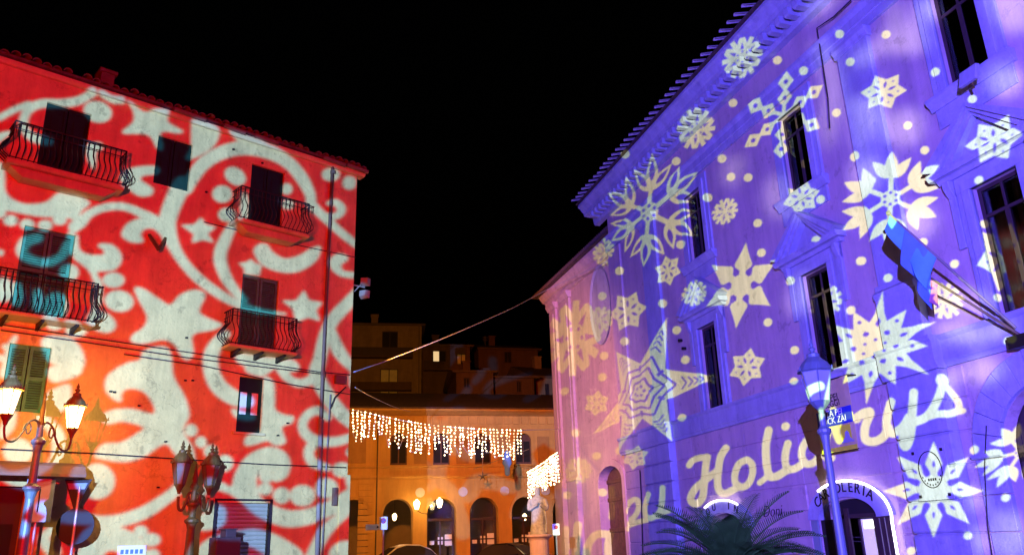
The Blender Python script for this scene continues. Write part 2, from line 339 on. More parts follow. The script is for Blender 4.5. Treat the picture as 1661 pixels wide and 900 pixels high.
v.line([(530, 245), (560, 208), (610, 190), (668, 185)], W-8); v.line([(660, 185), (650, 270), (640, 380), (630, 470), (600, 518), (558, 520), (542, 480), (575, 415), (640, 360), (710, 305), (745, 285)], W)
v.line([(800, 120), (762, 180), (745, 270), (738, 370), (750, 430), (790, 450), (850, 425), (895, 395)], W)
v.line([(950, 205), (895, 235), (865, 310), (870, 375), (910, 405), (962, 380), (992, 310), (990, 240), (955, 205)], W-4)
v.line([(1112, -10), (1092, 90), (1092, 190), (1105, 290), (1125, 330), (1180, 320), (1235, 285), (1265, 275)], W+4); v.line([(1045, 372), (1085, 340), (1120, 300)], W-12)
v.line([(1252, 85), (1235, 150), (1232, 220), (1250, 270), (1300, 270), (1350, 240)], W)
v.line([(1470, 20), (1400, 55), (1358, 120), (1355, 190), (1390, 235), (1440, 225), (1480, 180)], W)
v.line([(1580, -140), (1545, 0), (1520, 120), (1530, 190), (1570, 190)], W)
v.line([(340, 415), (338, 480), (330, 560), (310, 620)], 44); v.line([(235, 462), (212, 540), (215, 610), (250, 635), (300, 610), (335, 560)], 42); v.line([(330, 600), (385, 585)], 32)
v.line([(70, 560), (100, 510), (150, 495), (160, 560), (130, 620), (80, 650)], 40); v.line([(70, 690), (150, 660), (230, 640)], 40)
v = B.view(1361, 520, 3.75); W2 = 46
v.line([(0, 740), (-20, 680), (10, 610), (70, 590), (110, 600)], W2)
v.line([(95, 600), (150, 562), (190, 560), (160, 640), (160, 720), (215, 735), (270, 705), (300, 650)], W2+6)
v.line([(312, 505), (290, 600), (296, 670), (340, 685), (385, 655), (420, 600)], W2+6)
v.line([(450, 450), (442, 560), (436, 660), (425, 730), (402, 775), (385, 745), (400, 670), (450, 630), (520, 600), (570, 540), (610, 450), (628, 380)], W2+6)
v.line([(628, 380), (680, 440), (725, 500), (720, 545), (660, 575), (590, 580), (520, 600)], W2-2); v.ell(625, 372, 42); v.line([(700, 560), (755, 548)], 34)
v = B.view(880, 600, 3)
v.line([(162, 745), (155, 820), (150, 930)], 40); v.line([(105, 765), (98, 830), (100, 930)], 36); v.line([(105, 850), (150, 845)], 30)
v.line([(300, 785), (250, 790), (215, 830), (205, 890), (230, 930)], 38); v.line([(315, 780), (305, 850), (310, 930)], 34); v.line([(322, 560), (325, 640), (322, 700)], 30)
SB.blur(1)
SB.lamp(150000, (.125, .078, .92), (.80, .90, .72), radius=.015, hot=(.3, .3), fall=1.3, edge=.03, u0=SB.uv(WF.p(28.7, 0, 10))[0]/SB.N-.014)

# --- slide three: the pale shapes of a third, unfocused projector high on the town hall
SC = Slide('unfocused_projector', (2.6, -.6, 2.6), RF.p(-1.5, 0, 9), R(36), 1024)
C = Draw(SC, RF)
v = C.view(1300, 0, 3)
v.poly((340, 240), (420, 130), (440, 20), (480, 40), (490, 150), (560, 60), (600, 240), (470, 260)); v.poly((60, 220), (130, 240), (190, 420), (140, 720), (100, 620), (110, 400))
v.ell(510, 620, 75, 90); v.ell(300, 280, 60, 40, -40); v.poly((230, 480), (400, 520), (440, 720), (380, 660), (340, 600), (290, 760), (250, 600)); v.ell(990, 400, 80, 70); v.ell(640, 40, 90, 60)
v.poly((900, -40), (1100, -60), (1100, 120), (1010, 150)); v.ell(100, 20, 110, 40, -40); v.ell(300, 850, 60, 80)
v = C.view(1361, 520, 3.75)
v.ell(870, 300, 110, 80); v.ell(700, 60, 110, 70); v.ell(700, 330, 40, 50); v.ell(900, 80, 160, 40, -20)
v = C.view(1360, 250, 2.903)
v.ell(130, 90, 70, 80); v.ell(380, 320, 70, 80); v.ell(600, 700, 120, 60, 20)
v = C.view(1460, 720, 5)
v.ell(900, 750, 90, 200); v.ell(790, 600, 40, 60); v.ell(620, 450, 60, 90); v.ell(680, 780, 70, 120)
v = C.view(1100, 250, 3.333)
v.poly((270, 20), (360, 30), (300, 180), (240, 130)); v.ell(530, 230, 60, 120); v.ell(660, 760, 60, 120, 20); v.ell(640, 330, 50, 30)
v = C.view(1000, 700, 4.5); v.ell(800, 640, 150, 60)
v = C.view(850, 200, 3); v.ell(230, 480, 140, 90); v.ell(260, 760, 90, 60)
SC.blur(5, 2)
SC.lamp(27000, (.008, .004, .006), (.95, .86, .84), radius=.03, fall=2.0, edge=.1, u0=SC.uv(RF.p(13, 0, 10))[0]/SC.N)

# ---------------------------------------------------------------- materials
def mat(name, c, rough=.8, metal=0, var=.12, scale=2.0, bump=.0, bscale=30, c2=None, dirt=0, emit=None, spec=.3, chips=0):
    m = bpy.data.materials.new(name); m.use_nodes = True; nt = m.node_tree; b = nt.nodes['Principled BSDF']; A = nt.nodes.new
    b.inputs['Roughness'].default_value = rough; b.inputs['Metallic'].default_value = metal; b.inputs['Specular IOR Level'].default_value = spec
    tc = A('ShaderNodeTexCoord')
    n1 = A('ShaderNodeTexNoise'); n1.inputs['Scale'].default_value = scale; n1.inputs['Detail'].default_value = 8; n1.inputs['Roughness'].default_value = .65
    nt.links.new(tc.outputs['Object'], n1.inputs['Vector'])
    r = A('ShaderNodeValToRGB'); nt.links.new(n1.outputs[0], r.inputs[0])
    a = [max(x*(1-var), 0) for x in c]; d = [min(x*(1+var), 1) for x in (c2 or c)]
    r.color_ramp.elements[0].position = .3; r.color_ramp.elements[1].position = .7
    r.color_ramp.elements[0].color = (*a, 1); r.color_ramp.elements[1].color = (*d, 1)
    last = r.outputs[0]
    if dirt:
        mp = A('ShaderNodeMapping'); mp.inputs['Scale'].default_value = (1.3, 1.3, .16); nt.links.new(tc.outputs['Object'], mp.inputs[0])
        n2 = A('ShaderNodeTexNoise'); n2.inputs['Scale'].default_value = 1.5; n2.inputs['Detail'].default_value = 9; n2.inputs['Roughness'].default_value = .7
        nt.links.new(mp.outputs[0], n2.inputs['Vector'])
        r2 = A('ShaderNodeValToRGB'); r2.color_ramp.elements[0].position = .3; r2.color_ramp.elements[1].position = .62
        r2.color_ramp.elements[0].color = (1-dirt, 1-dirt, 1-dirt, 1); r2.color_ramp.elements[1].color = (1, 1, 1, 1); nt.links.new(n2.outputs[0], r2.inputs[0])
        mx = A('ShaderNodeMix'); mx.data_type = 'RGBA'; mx.blend_type = 'MULTIPLY'; mx.inputs[0].default_value = 1
        nt.links.new(last, mx.inputs[6]); nt.links.new(r2.outputs[0], mx.inputs[7]); last = mx.outputs[2]
    if chips:
        n4 = A('ShaderNodeTexNoise'); n4.inputs['Scale'].default_value = 2.3; n4.inputs['Detail'].default_value = 12; n4.inputs['Roughness'].default_value = .62; nt.links.new(tc.outputs['Object'], n4.inputs['Vector'])
        r4 = A('ShaderNodeValToRGB'); r4.color_ramp.elements[0].position = .60; r4.color_ramp.elements[1].position = .66; r4.color_ramp.elements[0].color = (1, 1, 1, 1); r4.color_ramp.elements[1].color = (1-chips, 1-chips, 1-chips, 1); nt.links.new(n4.outputs[0], r4.inputs[0])
        vo = A('ShaderNodeTexVoronoi'); vo.feature = 'DISTANCE_TO_EDGE'; vo.inputs['Scale'].default_value = .45; wn = A('ShaderNodeVectorMath'); wn.operation = 'MULTIPLY_ADD'; wn.inputs[1].default_value = (.9, .9, .9)
        nt.links.new(n4.outputs['Color'], wn.inputs[0]); nt.links.new(tc.outputs['Object'], wn.inputs[2]); nt.links.new(wn.outputs[0], vo.inputs['Vector'])
        r5 = A('ShaderNodeValToRGB'); r5.color_ramp.elements[0].position = .0; r5.color_ramp.elements[1].position = .006; r5.color_ramp.elements[0].color = (1-chips, 1-chips, 1-chips, 1); r5.color_ramp.elements[1].color = (1, 1, 1, 1); nt.links.new(vo.outputs[0], r5.inputs[0])
        for q in (r4, r5):
            mx = A('ShaderNodeMix'); mx.data_type = 'RGBA'; mx.blend_type = 'MULTIPLY'; mx.inputs[0].default_value = 1; nt.links.new(last, mx.inputs[6]); nt.links.new(q.outputs[0], mx.inputs[7]); last = mx.outputs[2]
    nt.links.new(last, b.inputs['Base Color'])
    if bump:
        n3 = A('ShaderNodeTexNoise'); n3.inputs['Scale'].default_value = bscale; n3.inputs['Detail'].default_value = 6; nt.links.new(tc.outputs['Object'], n3.inputs['Vector'])
        bp = A('ShaderNodeBump'); bp.inputs['Strength'].default_value = bump; bp.inputs['Distance'].default_value = .03
        nt.links.new(n3.outputs[0], bp.inputs['Height']); nt.links.new(bp.outputs[0], b.inputs['Normal'])
    if emit:
        b.inputs['Emission Color'].default_value = (*emit[:3], 1); b.inputs['Emission Strength'].default_value = emit[3]
    return m
def glass_mat(name, tint=(.82, .85, .85), k=.25):
    m = bpy.data.materials.new(name); m.use_nodes = True; nt = m.node_tree; nt.nodes.clear(); A = nt.nodes.new
    t = A('ShaderNodeBsdfTransparent'); t.inputs[0].default_value = (*tint, 1); g = A('ShaderNodeBsdfGlossy'); g.inputs[1].default_value = .08
    n = A('ShaderNodeTexNoise'); n.inputs['Scale'].default_value = 1.2; bp = A('ShaderNodeBump'); bp.inputs['Strength'].default_value = .15
    nt.links.new(n.outputs[0], bp.inputs['Height']); nt.links.new(bp.outputs[0], g.inputs['Normal'])
    f = A('ShaderNodeFresnel'); f.inputs[0].default_value = 1.45; mth = A('ShaderNodeMath'); mth.operation = 'MAXIMUM'; mth.inputs[1].default_value = k*.3; nt.links.new(f.outputs[0], mth.inputs[0])
    mx = A('ShaderNodeMixShader'); nt.links.new(mth.outputs[0], mx.inputs[0]); nt.links.new(t.outputs[0], mx.inputs[1]); nt.links.new(g.outputs[0], mx.inputs[2])
    o = A('ShaderNodeOutputMaterial'); nt.links.new(mx.outputs[0], o.inputs[0]); return m
def emit_mat(name, c, s, sample=False):
    m = mat(name, (.8, .8, .8), emit=(*c, s)); m.cycles.emission_sampling = 'AUTO' if sample else 'NONE'; return m
M_plaster = mat('weathered_cream_plaster', (.66, .55, .155), .92, var=.15, scale=1.6, bump=.6, bscale=14, dirt=.34, chips=.3)
M_band = mat('pale_render', (.58, .5, .17), .9, bump=.3, dirt=.25)
M_slab = mat('balcony_slab', (.50, .38, .12), .9, bump=.4, dirt=.35)
M_shutter = mat('teal_painted_wood', (.06, .27, .105), .6, var=.2, scale=6)
M_shutterdk = mat('dark_green_painted_wood', (.004, .034, .014), .6, var=.3, scale=4)
M_iron = mat('black_wrought_iron', (.022, .02, .013), .5, metal=.3)
M_pipe = mat('painted_pipe', (.13, .09, .05), .6)
M_pipelt = mat('galvanised_pipe', (.26, .25, .17), .6, metal=.2)
M_tile = mat('terracotta_tile', (.13, .085, .06), .9, var=.3, scale=5, bump=.4)
M_tilew = mat('pale_clay_tile', (.42, .38, .36), .9, var=.25, scale=5, bump=.4)
M_roller = mat('grey_roller_steel', (.36, .40, .24), .45, metal=.3)
M_dark = mat('dark_interior', (.02, .016, .014), .9)
M_brown = mat('dark_brown_paint', (.12, .075, .016), .55, metal=.2)
M_bluegrey = mat('blue_grey_cast_iron', (.15, .22, .22), .5, metal=.3)
M_glowiron = mat('glow_tinted_iron', (.17, .12, .03), .55, metal=.2)  # the lit lamp's orange glow on its arms and lanterns, put into the colour
M_awning = mat('brown_awning', (.16, .11, .07), .8)
M_white = mat('white_paint', (.78, .78, .76), .5, var=.05)
M_curtain = mat('net_curtain', (.62, .62, .4), .9)
M_salmon = mat('salmon_plaster', (.60, .47, .43), .9, var=.08, scale=.9, bump=.3, bscale=18, dirt=.26, chips=.2)
M_stone = mat('grey_white_stone', (.43, .46, .55), .8, var=.1, scale=2.2, bump=.45, bscale=12, dirt=.3, chips=.14)
M_glass = glass_mat('window_glass')
M_wood = mat('brown_door_wood', (.11, .05, .03), .6, var=.3, scale=5)
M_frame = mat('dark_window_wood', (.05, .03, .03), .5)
M_ochre = mat('ochre_plaster', (.60, .33, .075), .9, var=.1, scale=.8, bump=.3, dirt=.22)
M_ochredk = mat('ochre_band', (.42, .22, .06), .9, dirt=.2)
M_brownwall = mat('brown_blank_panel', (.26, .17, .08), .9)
M_housey = mat('yellow_house_plaster', (.26, .18, .09), .9, dirt=.3)
M_housebr = mat('brown_house_plaster', (.12, .07, .04), .9, dirt=.3)
M_roofdk = mat('old_roof_tiles', (.09, .06, .05), .9, var=.4, scale=4, bump=.6, bscale=8)
M_asphalt = mat('asphalt', (.05, .05, .05), .9, bump=.3)
M_paving = mat('basalt_paving', (.09, .09, .095), .8, var=.2, scale=1, bump=.3)
M_bronze = mat('weathered_bronze', (.36, .46, .38), .7, var=.3, scale=8)
M_marble = mat('pale_stone_pedestal', (.6, .56, .5), .7, dirt=.2)
def glow_glass(name, c, s):
    m = bpy.data.materials.new(name); m.use_nodes = True; nt = m.node_tree; nt.nodes.clear(); A = nt.nodes.new
    t = A('ShaderNodeBsdfTransparent'); e = A('ShaderNodeEmission'); e.inputs[0].default_value = (*c, 1); e.inputs[1].default_value = s; a = A('ShaderNodeAddShader'); o = A('ShaderNodeOutputMaterial')
    n = A('ShaderNodeTexNoise'); n.inputs['Scale'].default_value = 3; mr = A('ShaderNodeMapRange'); mr.inputs[3].default_value = s*.8; mr.inputs[4].default_value = s*1.2; nt.links.new(n.outputs[0], mr.inputs[0]); nt.links.new(mr.outputs[0], e.inputs[1])
    nt.links.new(t.outputs[0], a.inputs[0]); nt.links.new(e.outputs[0], a.inputs[1]); nt.links.new(a.outputs[0], o.inputs[0]); m.cycles.emission_sampling = 'NONE'; return m
M_lampglow = glow_glass('lit_lamp_glass', (1, .70, .32), 6)
M_bulb = emit_mat('warm_fairy_light', (1, .70, .34), 16)
_nt = M_bulb.node_tree; _n = _nt.nodes.new('ShaderNodeTexNoise'); _n.inputs['Scale'].default_value = 3.1; _n.inputs['Detail'].default_value = 0; _m = _nt.nodes.new('ShaderNodeMapRange')
_m.inputs[1].default_value = .3; _m.inputs[2].default_value = .7; _m.inputs[3].default_value = 2; _m.inputs[4].default_value = 22; _nt.links.new(_nt.nodes['Texture Coordinate'].outputs['Object'], _n.inputs['Vector']); _nt.links.new(_n.outputs[0], _m.inputs[0]); _nt.links.new(_m.outputs[0], _nt.nodes['Principled BSDF'].inputs['Emission Strength'])
M_led = emit_mat('white_led_strip', (1, .88, .92), 5)
M_shopglow = emit_mat('lit_shop_interior', (1, .85, .82), .42)
M_shoplight = emit_mat('shop_ceiling_light', (1, .95, .9), 3)
M_winglow = emit_mat('lit_window', (1, .72, .35), .75)
M_lampglass = mat('unlit_lantern_glass', (.26, .34, .33), .3, var=.1)
M_lampglassdk = mat('unlit_brown_lantern_glass', (.12, .075, .04), .3, var=.1)
M_leaf = mat('palm_leaf', (.03, .11, .014), .8, var=.5, scale=3, spec=.08)
M_trunk = mat('palm_trunk', (.1, .07, .05), .9, bump=.8)
M_wire = mat('pale_cable', (.36, .36, .4), .6)
M_wiredk = mat('dark_cable', (.03, .025, .025), .6)

# ---------------------------------------------------------------- mesh building
WM = {}
def put(o, parent, Wm=None):
    col.objects.link(o); Wm = Wm or Matrix.Identity(4)
    if parent: o.parent = parent; o.matrix_basis = WM[parent].inverted() @ Wm
    else: o.matrix_basis = Wm
    WM[o] = Wm; return o
def tag(o, label=None, cat=None, group=None, kind=None):
    for k, x in (('label', label), ('category', cat), ('group', group), ('kind', kind)):
        if x: o[k] = x
    return o
def thing(name, loc, label, cat, group=None):
    o = bpy.data.objects.new(name, None); o.empty_display_size = .3
    put(o, None, Matrix.Translation(Vector([float(x) for x in loc]))); return tag(o, label, cat, group)
class MB:
    def __init__(self): self.v, self.f = [], []
    def add(self, V, F):
        b = len(self.v); self.v += [tuple(float(c) for c in x) for x in V]; self.f += [tuple(i+b for i in f) for f in F]; return self
    def hexa(self, P): return self.add(P, [(0, 1, 2, 3), (7, 6, 5, 4), (0, 4, 5, 1), (1, 5, 6, 2), (2, 6, 7, 3), (3, 7, 4, 0)])
    def box(self, F, s0, s1, o0, o1, z0, z1):
        return self.hexa([F.p(s0, o0, z0), F.p(s1, o0, z0), F.p(s1, o1, z0), F.p(s0, o1, z0), F.p(s0, o0, z1), F.p(s1, o0, z1), F.p(s1, o1, z1), F.p(s0, o1, z1)])
    def cube(self, c, sx, sy, sz, rz=0):
        c = np.array(c); x = np.array([math.cos(rz), math.sin(rz), 0])*sx/2; y = np.array([-math.sin(rz), math.cos(rz), 0])*sy/2; z = np.array([0, 0, sz/2])
        return self.hexa([c-x-y-z, c+x-y-z, c+x+y-z, c-x+y-z, c-x-y+z, c+x-y+z, c+x+y+z, c-x+y+z])
    def prism(self, F, pts, o0, o1):
        n = len(pts); V = [F.p(s, o0, z) for s, z in pts]+[F.p(s, o1, z) for s, z in pts]
        return self.add(V, [tuple(range(n)), tuple(range(2*n-1, n-1, -1))]+[(i, (i+1) % n, n+(i+1) % n, n+i) for i in range(n)])
    def run(self, F, s0, s1, prof):
        """a moulding: a profile of (o, z) points drawn out along the facade"""
        n = len(prof); V = [F.p(s0, o, z) for o, z in prof]+[F.p(s1, o, z) for o, z in prof]
        return self.add(V, [tuple(range(n)), tuple(range(2*n-1, n-1, -1))]+[(i, (i+1) % n, n+(i+1) % n, n+i) for i in range(n)])
    def tube(self, pts, r, n=8, cap=True):
        P = np.array([np.asarray(p, float)[:3] for p in pts]); k = len(P); rr = np.full(k, r) if np.isscalar(r) else np.asarray(r, float)
        T = np.gradient(P, axis=0) if k > 2 else np.tile(P[1]-P[0], (2, 1)); T = T/(np.linalg.norm(T, axis=1)[:, None]+1e-9)
        ref = np.array([0, 0, 1.0]) if abs(T[0][2]) < .8 else np.array([1.0, 0, 0]); V = []
        for i in range(k):
            a = np.cross(T[i], ref); a /= np.linalg.norm(a)+1e-9; b = np.cross(T[i], a); ref = np.cross(a, T[i])
            V += [P[i]+rr[i]*(a*math.cos(t)+b*math.sin(t)) for t in np.arange(n)*2*PI/n]
        Fc = [(i*n+j, i*n+(j+1) % n, (i+1)*n+(j+1) % n, (i+1)*n+j) for i in range(k-1) for j in range(n)]
        if cap: Fc += [tuple(range(n)), tuple(range((k-1)*n, k*n))]
        return self.add(V, Fc)
    def lathe(self, c, prof, n=14, sq=1.0, ph=0):
        V = [(c[0]+r*math.cos(t+ph), c[1]+r*sq*math.sin(t+ph), c[2]+z) for r, z in prof for t in np.arange(n)*2*PI/n]; k = len(prof)
        return self.add(V, [(i*n+j, i*n+(j+1) % n, (i+1)*n+(j+1) % n, (i+1)*n+j) for i in range(k-1) for j in range(n)]+[tuple(range(n)), tuple(range((k-1)*n, k*n))])
    def ball(self, c, r, n=6, m=4):
        return self.lathe(c, [(r*math.sin(PI*(i+.02)/(m+.04)), -r*math.cos(PI*(i+.02)/(m+.04))) for i in range(m+1)], n)
    def wall(self, F, s0, s1, z0, z1, holes=(), o=0.0, reveal=.3):
        S = sorted({s0, s1, *[h[0] for h in holes], *[h[1] for h in holes]}); Z = sorted({z0, z1, *[h[2] for h in holes], *[h[3] for h in holes]})
        S = [x for x in S if s0 <= x <= s1]; Z = [x for x in Z if z0 <= x <= z1]
        for i in range(len(S)-1):
            for j in range(len(Z)-1):
                a, b, c, d = S[i], S[i+1], Z[j], Z[j+1]; mx, mz = (a+b)/2, (c+d)/2
                if any(h[0] < mx < h[1] and h[2] < mz < h[3] for h in holes): continue
                self.add([F.p(a, o, c), F.p(b, o, c), F.p(b, o, d), F.p(a, o, d)], [(0, 1, 2, 3)])
        for h in holes:
            a, b, c, d = h[:4]; rise = h[4] if len(h) > 4 else 0; e = o-(h[5] if len(h) > 5 else reveal)
            q = lambda s_, z_: (F.p(s_, o, z_), F.p(s_, e, z_))
            def rev(p1, p2):
                A, B_ = q(*p1); C_, D_ = q(*p2); self.add([A, B_, D_, C_], [(0, 1, 2, 3)])
            if c > z0: rev((a, c), (b, c))
            rev((a, c), (a, d-rise)); rev((b, c), (b, d-rise))
            if rise:
                T = np.linspace(PI, 0, 17); cs, hw = (a+b)/2, (b-a)/2
                X = [(cs+hw*math.cos(t), d-rise+rise*math.sin(t)) for t in T]
                for k in range(16):
                    rev(X[k], X[k+1]); (x1, y1), (x2, y2) = X[k], X[k+1]
                    self.add([F.p(x1, o, y1), F.p(x2, o, y2), F.p(x2, o, d), F.p(x1, o, d)], [(0, 1, 2, 3)])
            else: rev((a, d), (b, d))
        return self
    def build(self, name, m, parent=None, bevel=0, smooth=False, off=None):
        """links the collected geometry as one mesh object, its verts relative to its parent's origin"""
        T = WM[parent] if parent else Matrix.Translation(Vector([float(x) for x in off]) if off is not None else Vector((0, 0, 0)))
        t = T.translation; me = bpy.data.meshes.new(name)
        me.from_pydata([(x-t.x, y-t.y, z-t.z) for x, y, z in self.v], [], self.f); me.validate()
        bm = bmesh.new(); bm.from_mesh(me); bmesh.ops.remove_doubles(bm, verts=bm.verts, dist=1e-5) if smooth else None
        bmesh.ops.recalc_face_normals(bm, faces=bm.faces); bm.to_mesh(me); bm.free()
        me.materials.append(m); o = bpy.data.objects.new(name, me); put(o, parent, Matrix.Translation(t))
        if smooth:
            for p in me.polygons: p.use_smooth = True
        if bevel:
            b = o.modifiers.new('bevel', 'BEVEL'); b.width = bevel; b.segments = 2; b.limit_method = 'ANGLE'
        return o
def inst(src, name, parent, Wm):
    o = bpy.data.objects.new(name, src.data if hasattr(src, 'data') else src); return put(o, parent, Wm)
def fmat(F, s, o, z):
    p = F.p(s, o, z); d, n = F.d, F.n
    return Matrix(((d[0], n[0], 0, p[0]), (d[1], n[1], 0, p[1]), (0, 0, 1, p[2]), (0, 0, 0, 1)))
class Local:                                            # a frame at the origin, for shared pieces: x along, y out, z up
    def p(self, s, o, z): return np.array([s, o, z], float)
LOC = Local()
def mesh_of(mb, name, m, smooth=False):
    me = bpy.data.meshes.new(name); me.from_pydata(mb.v, [], mb.f); bm = bmesh.new(); bm.from_mesh(me); bmesh.ops.recalc_face_normals(bm, faces=bm.faces); bm.to_mesh(me); bm.free(); me.materials.append(m)
    if smooth:
        for p in me.polygons: p.use_smooth = True
    return me
def letters(txt, size, F_or_M, m, name, parent, depth=.012, shear=0, align='CENTER', thin=0):
    cu = bpy.data.curves.new(name, 'FONT'); cu.body = txt; cu.size = size; cu.extrude = depth; cu.align_x = align; cu.shear = shear; cu.offset = thin
    cu.resolution_u = 3; t = bpy.data.objects.new(name, cu); col.objects.link(t); dg = bpy.context.evaluated_depsgraph_get()
    me = bpy.data.meshes.new_from_object(t.evaluated_get(dg)); bpy.data.objects.remove(t); me.materials.clear(); me.materials.append(m)
    o = bpy.data.objects.new(name, me); return put(o, parent, F_or_M)
def tmat(F, s, o, z, tilt=0):
    """text stands on the facade and reads from the square (its x runs to the reader's right)"""
    p = F.p(s, o, z); x = np.cross([0, 0, 1.0], F.n); zz = np.array([0, 0, 1.0])
    X = x*math.cos(tilt)+zz*math.sin(tilt); Y = -x*math.sin(tilt)+zz*math.cos(tilt)
    return Matrix(((X[0], Y[0], F.n[0], p[0]), (X[1], Y[1], F.n[1], p[1]), (X[2], Y[2], F.n[2], p[2]), (0, 0, 0, 1)))

# ---------------------------------------------------------------- ground
g = MB(); g.add([(-600, -600, 0), (600, -600, 0), (600, 600, 0), (-600, 600, 0)], [(0, 1, 2, 3)])
tag(g.build('ground', M_asphalt), kind='structure')
g = MB(); g.add([(-18, -6, .004), (14, -6, .004), (8, 34, .004), (-10, 34, .004)], [(0, 1, 2, 3)]); tag(g.build('square_paving', M_paving), kind='structure')
for F, a, b in ((LF, -14, 3.6), (RF, -14, 16)):
    g = MB(); g.box(F, a, b, 0, 1.4, 0, .12); tag(g.build('pavement', M_paving, bevel=.02), kind='structure')

# ---------------------------------------------------------------- left palazzo
bl = thing('apartment_building', LF.p(-2, 0, 0), 'tall weathered palazzo with iron balconies lit by red and white scrolls', 'building')
HO = [(-6.02, -4.97, 10.82, 12.7), (-3.24, -2.28, 11.25, 12.7), (-.5, .56, 10.82, 12.68), (-6.05, -4.92, 7.16, 9.3), (-.52, .6, 7.12, 9.2), (-5.95, -5.07, 4.85, 6.4), (-.38, .34, 4.74, 6.25), (-.74, .74, 0, 2.9), (-9.4, -5.15, 0, 3.2),
      (-8.9, -8.0, 10.82, 12.7), (-8.9, -8.0, 7.16, 9.3), (-8.9, -8.0, 4.85, 6.4), (-3.3, -2.3, 7.7, 7.7001)]
HO.pop()
mb = MB(); mb.wall(LF, -11, 3.12, 0, 13.35, HO, 0, .22)
mb.add([LF.p(3.12, 0, 0), LF.p(3.12, -13, 0), LF.p(3.12, -13, 13.35), LF.p(3.12, 0, 13.35)], [(0, 1, 2, 3)])
mb.add([LF.p(-11, 0, 0), LF.p(-11, -13, 0), LF.p(-11, -13, 13.35), LF.p(-11, 0, 13.35)], [(0, 1, 2, 3)])
mb.add([LF.p(-11, -13, 0), LF.p(3.12, -13, 0), LF.p(3.12, -13, 13.35), LF.p(-11, -13, 13.35)], [(0, 1, 2, 3)])
mb.build('wall', M_plaster, bl)
mb = MB(); mb.box(LF, 2.86, 3.2, -.3, .05, 0, 3.72); mb.build('corner_pier', M_plaster, bl, bevel=.015)
for h in HO:
    mb = MB(); mb.box(LF, h[0]-.05, h[1]+.05, -1.3, -.6, h[2]-.05, h[3]+.05); mb.build('room', M_dark, bl)
# eaves: a projecting slab, a broken gutter, a row of clay tiles each its own piece
mb = MB(); mb.run(LF, -11.2, 3.35, [(-.2, 13.33), (.1, 13.33), (.16, 13.4), (.16, 13.46), (-.2, 13.46)]); mb.build('eaves', M_band, bl, bevel=.01)
mb = MB(); mb.run(LF, -11.2, 3.4, [(.22, 13.5), (.22, 13.56), (-6.5, 15.3), (-13.3, 13.62), (-13.3, 13.56)]); mb.build('roof', M_roofdk, bl)
def tile_mesh(nm, m, L=.55, r=.1):
    t = MB(); n = 7
    V = [(rr*math.cos(a), y, rr*math.sin(a)*.9) for y, k in ((0, 1.08), (-L, .9)) for rr in (r*k, r*k-.022) for a in np.linspace(0, PI, n)]
    F = []
    for i in range(n-1): F += [(i, i+1, 2*n+i+1, 2*n+i), (n+i, n+i+1, 3*n+i+1, 3*n+i), (i, i+1, n+i+1, n+i)]
    t.add(V, F); return mesh_of(t, nm, m, False)
tme = tile_mesh('roof_tile', M_tile)
s = -10.9
while s < 3.4:
    if random.random() > .06: inst(tme, 'roof_tile', bl, fmat(LF, s, .3+random.uniform(-.05, .05), 13.53+random.uniform(-.02, .03)) @ Matrix.Rotation(R(-13+random.uniform(-5, 5)), 4, 'X') @ Matrix.Rotation(R(random.uniform(-7, 7)), 4, 'Z'))
    s += .235
for s0, s1, o in ((-3.0, -2.1, .26), (-1.55, -.9, .25), (-.6, .15, .25), (1.7, 2.5, .25), (2.55, 3.35, .27)):
    mb = MB(); a = np.linspace(PI, 2*PI, 9)
    V = [LF.p(s_, o+.09*math.cos(t), 13.5+.09*math.sin(t)-.03*i) for i, s_ in enumerate((s0, s1)) for t in a]
    mb.add(V, [(i, i+1, 10+i, 9+i) for i in range(8)]); mb.build('gutter', M_pipe, bl)
mb = MB(); mb.box(LF, -4.6, -4.25, -1.6, -1.2, 13.6, 14.75); mb.box(LF, -4.66, -4.19, -1.66, -1.14, 14.75, 14.85); mb.build('chimney', M_tile, bl)
# shutters
def leafs(F, a, b, c, d, o, parent, m, louvre=True, n=2):
    w_ = (b-a)/n
    for i in range(n):
        s0, s1 = a+i*w_+.012, a+(i+1)*w_-.012; t = .07; mb = MB()
        mb.box(F, s0, s0+t, o-.045, o, c, d); mb.box(F, s1-t, s1, o-.045, o, c, d)
        for z in ([c, c+(d-c)*.48, d-.1] if louvre else [c, d-.1]): mb.box(F, s0+t, s1-t, o-.045, o, z, z+.1)
        if not louvre: mb.box(F, s0+t, s1-t, o-.04, o-.018, c+.1, d-.1); mb.box(F, s0+t+.08, s1-t-.08, o-.02, o-.006, c+.25, d-.3)
        f = mb.build('shutter', m, parent, bevel=.004)
        if louvre:
            mb = MB(); z = c+.12
            while z < d-.12:
                if not (c+(d-c)*.48-.04 < z < c+(d-c)*.48+.1):
                    mb.hexa([F.p(s0+t, o-.04, z+.035), F.p(s1-t, o-.04, z+.035), F.p(s1-t, o-.032, z+.045), F.p(s0+t, o-.032, z+.045), F.p(s0+t, o-.01, z-.005), F.p(s1-t, o-.01, z-.005), F.p(s1-t, o-.002, z+.005), F.p(s0+t, o-.002, z+.005)])
                z += .058
            tag(mb.build('louvre_slats', m, f), kind='stuff')
for i, h in enumerate(HO[:3]+HO[9:10]): leafs(LF, *h[:4], -.08, bl, M_shutterdk, louvre=False)
for h in (HO[3], HO[4], HO[10]): leafs(LF, *h[:4], -.06, bl, M_shutter)
for h in (HO[5], HO[11]): leafs(LF, *h[:4], -.08, bl, M_shutter)
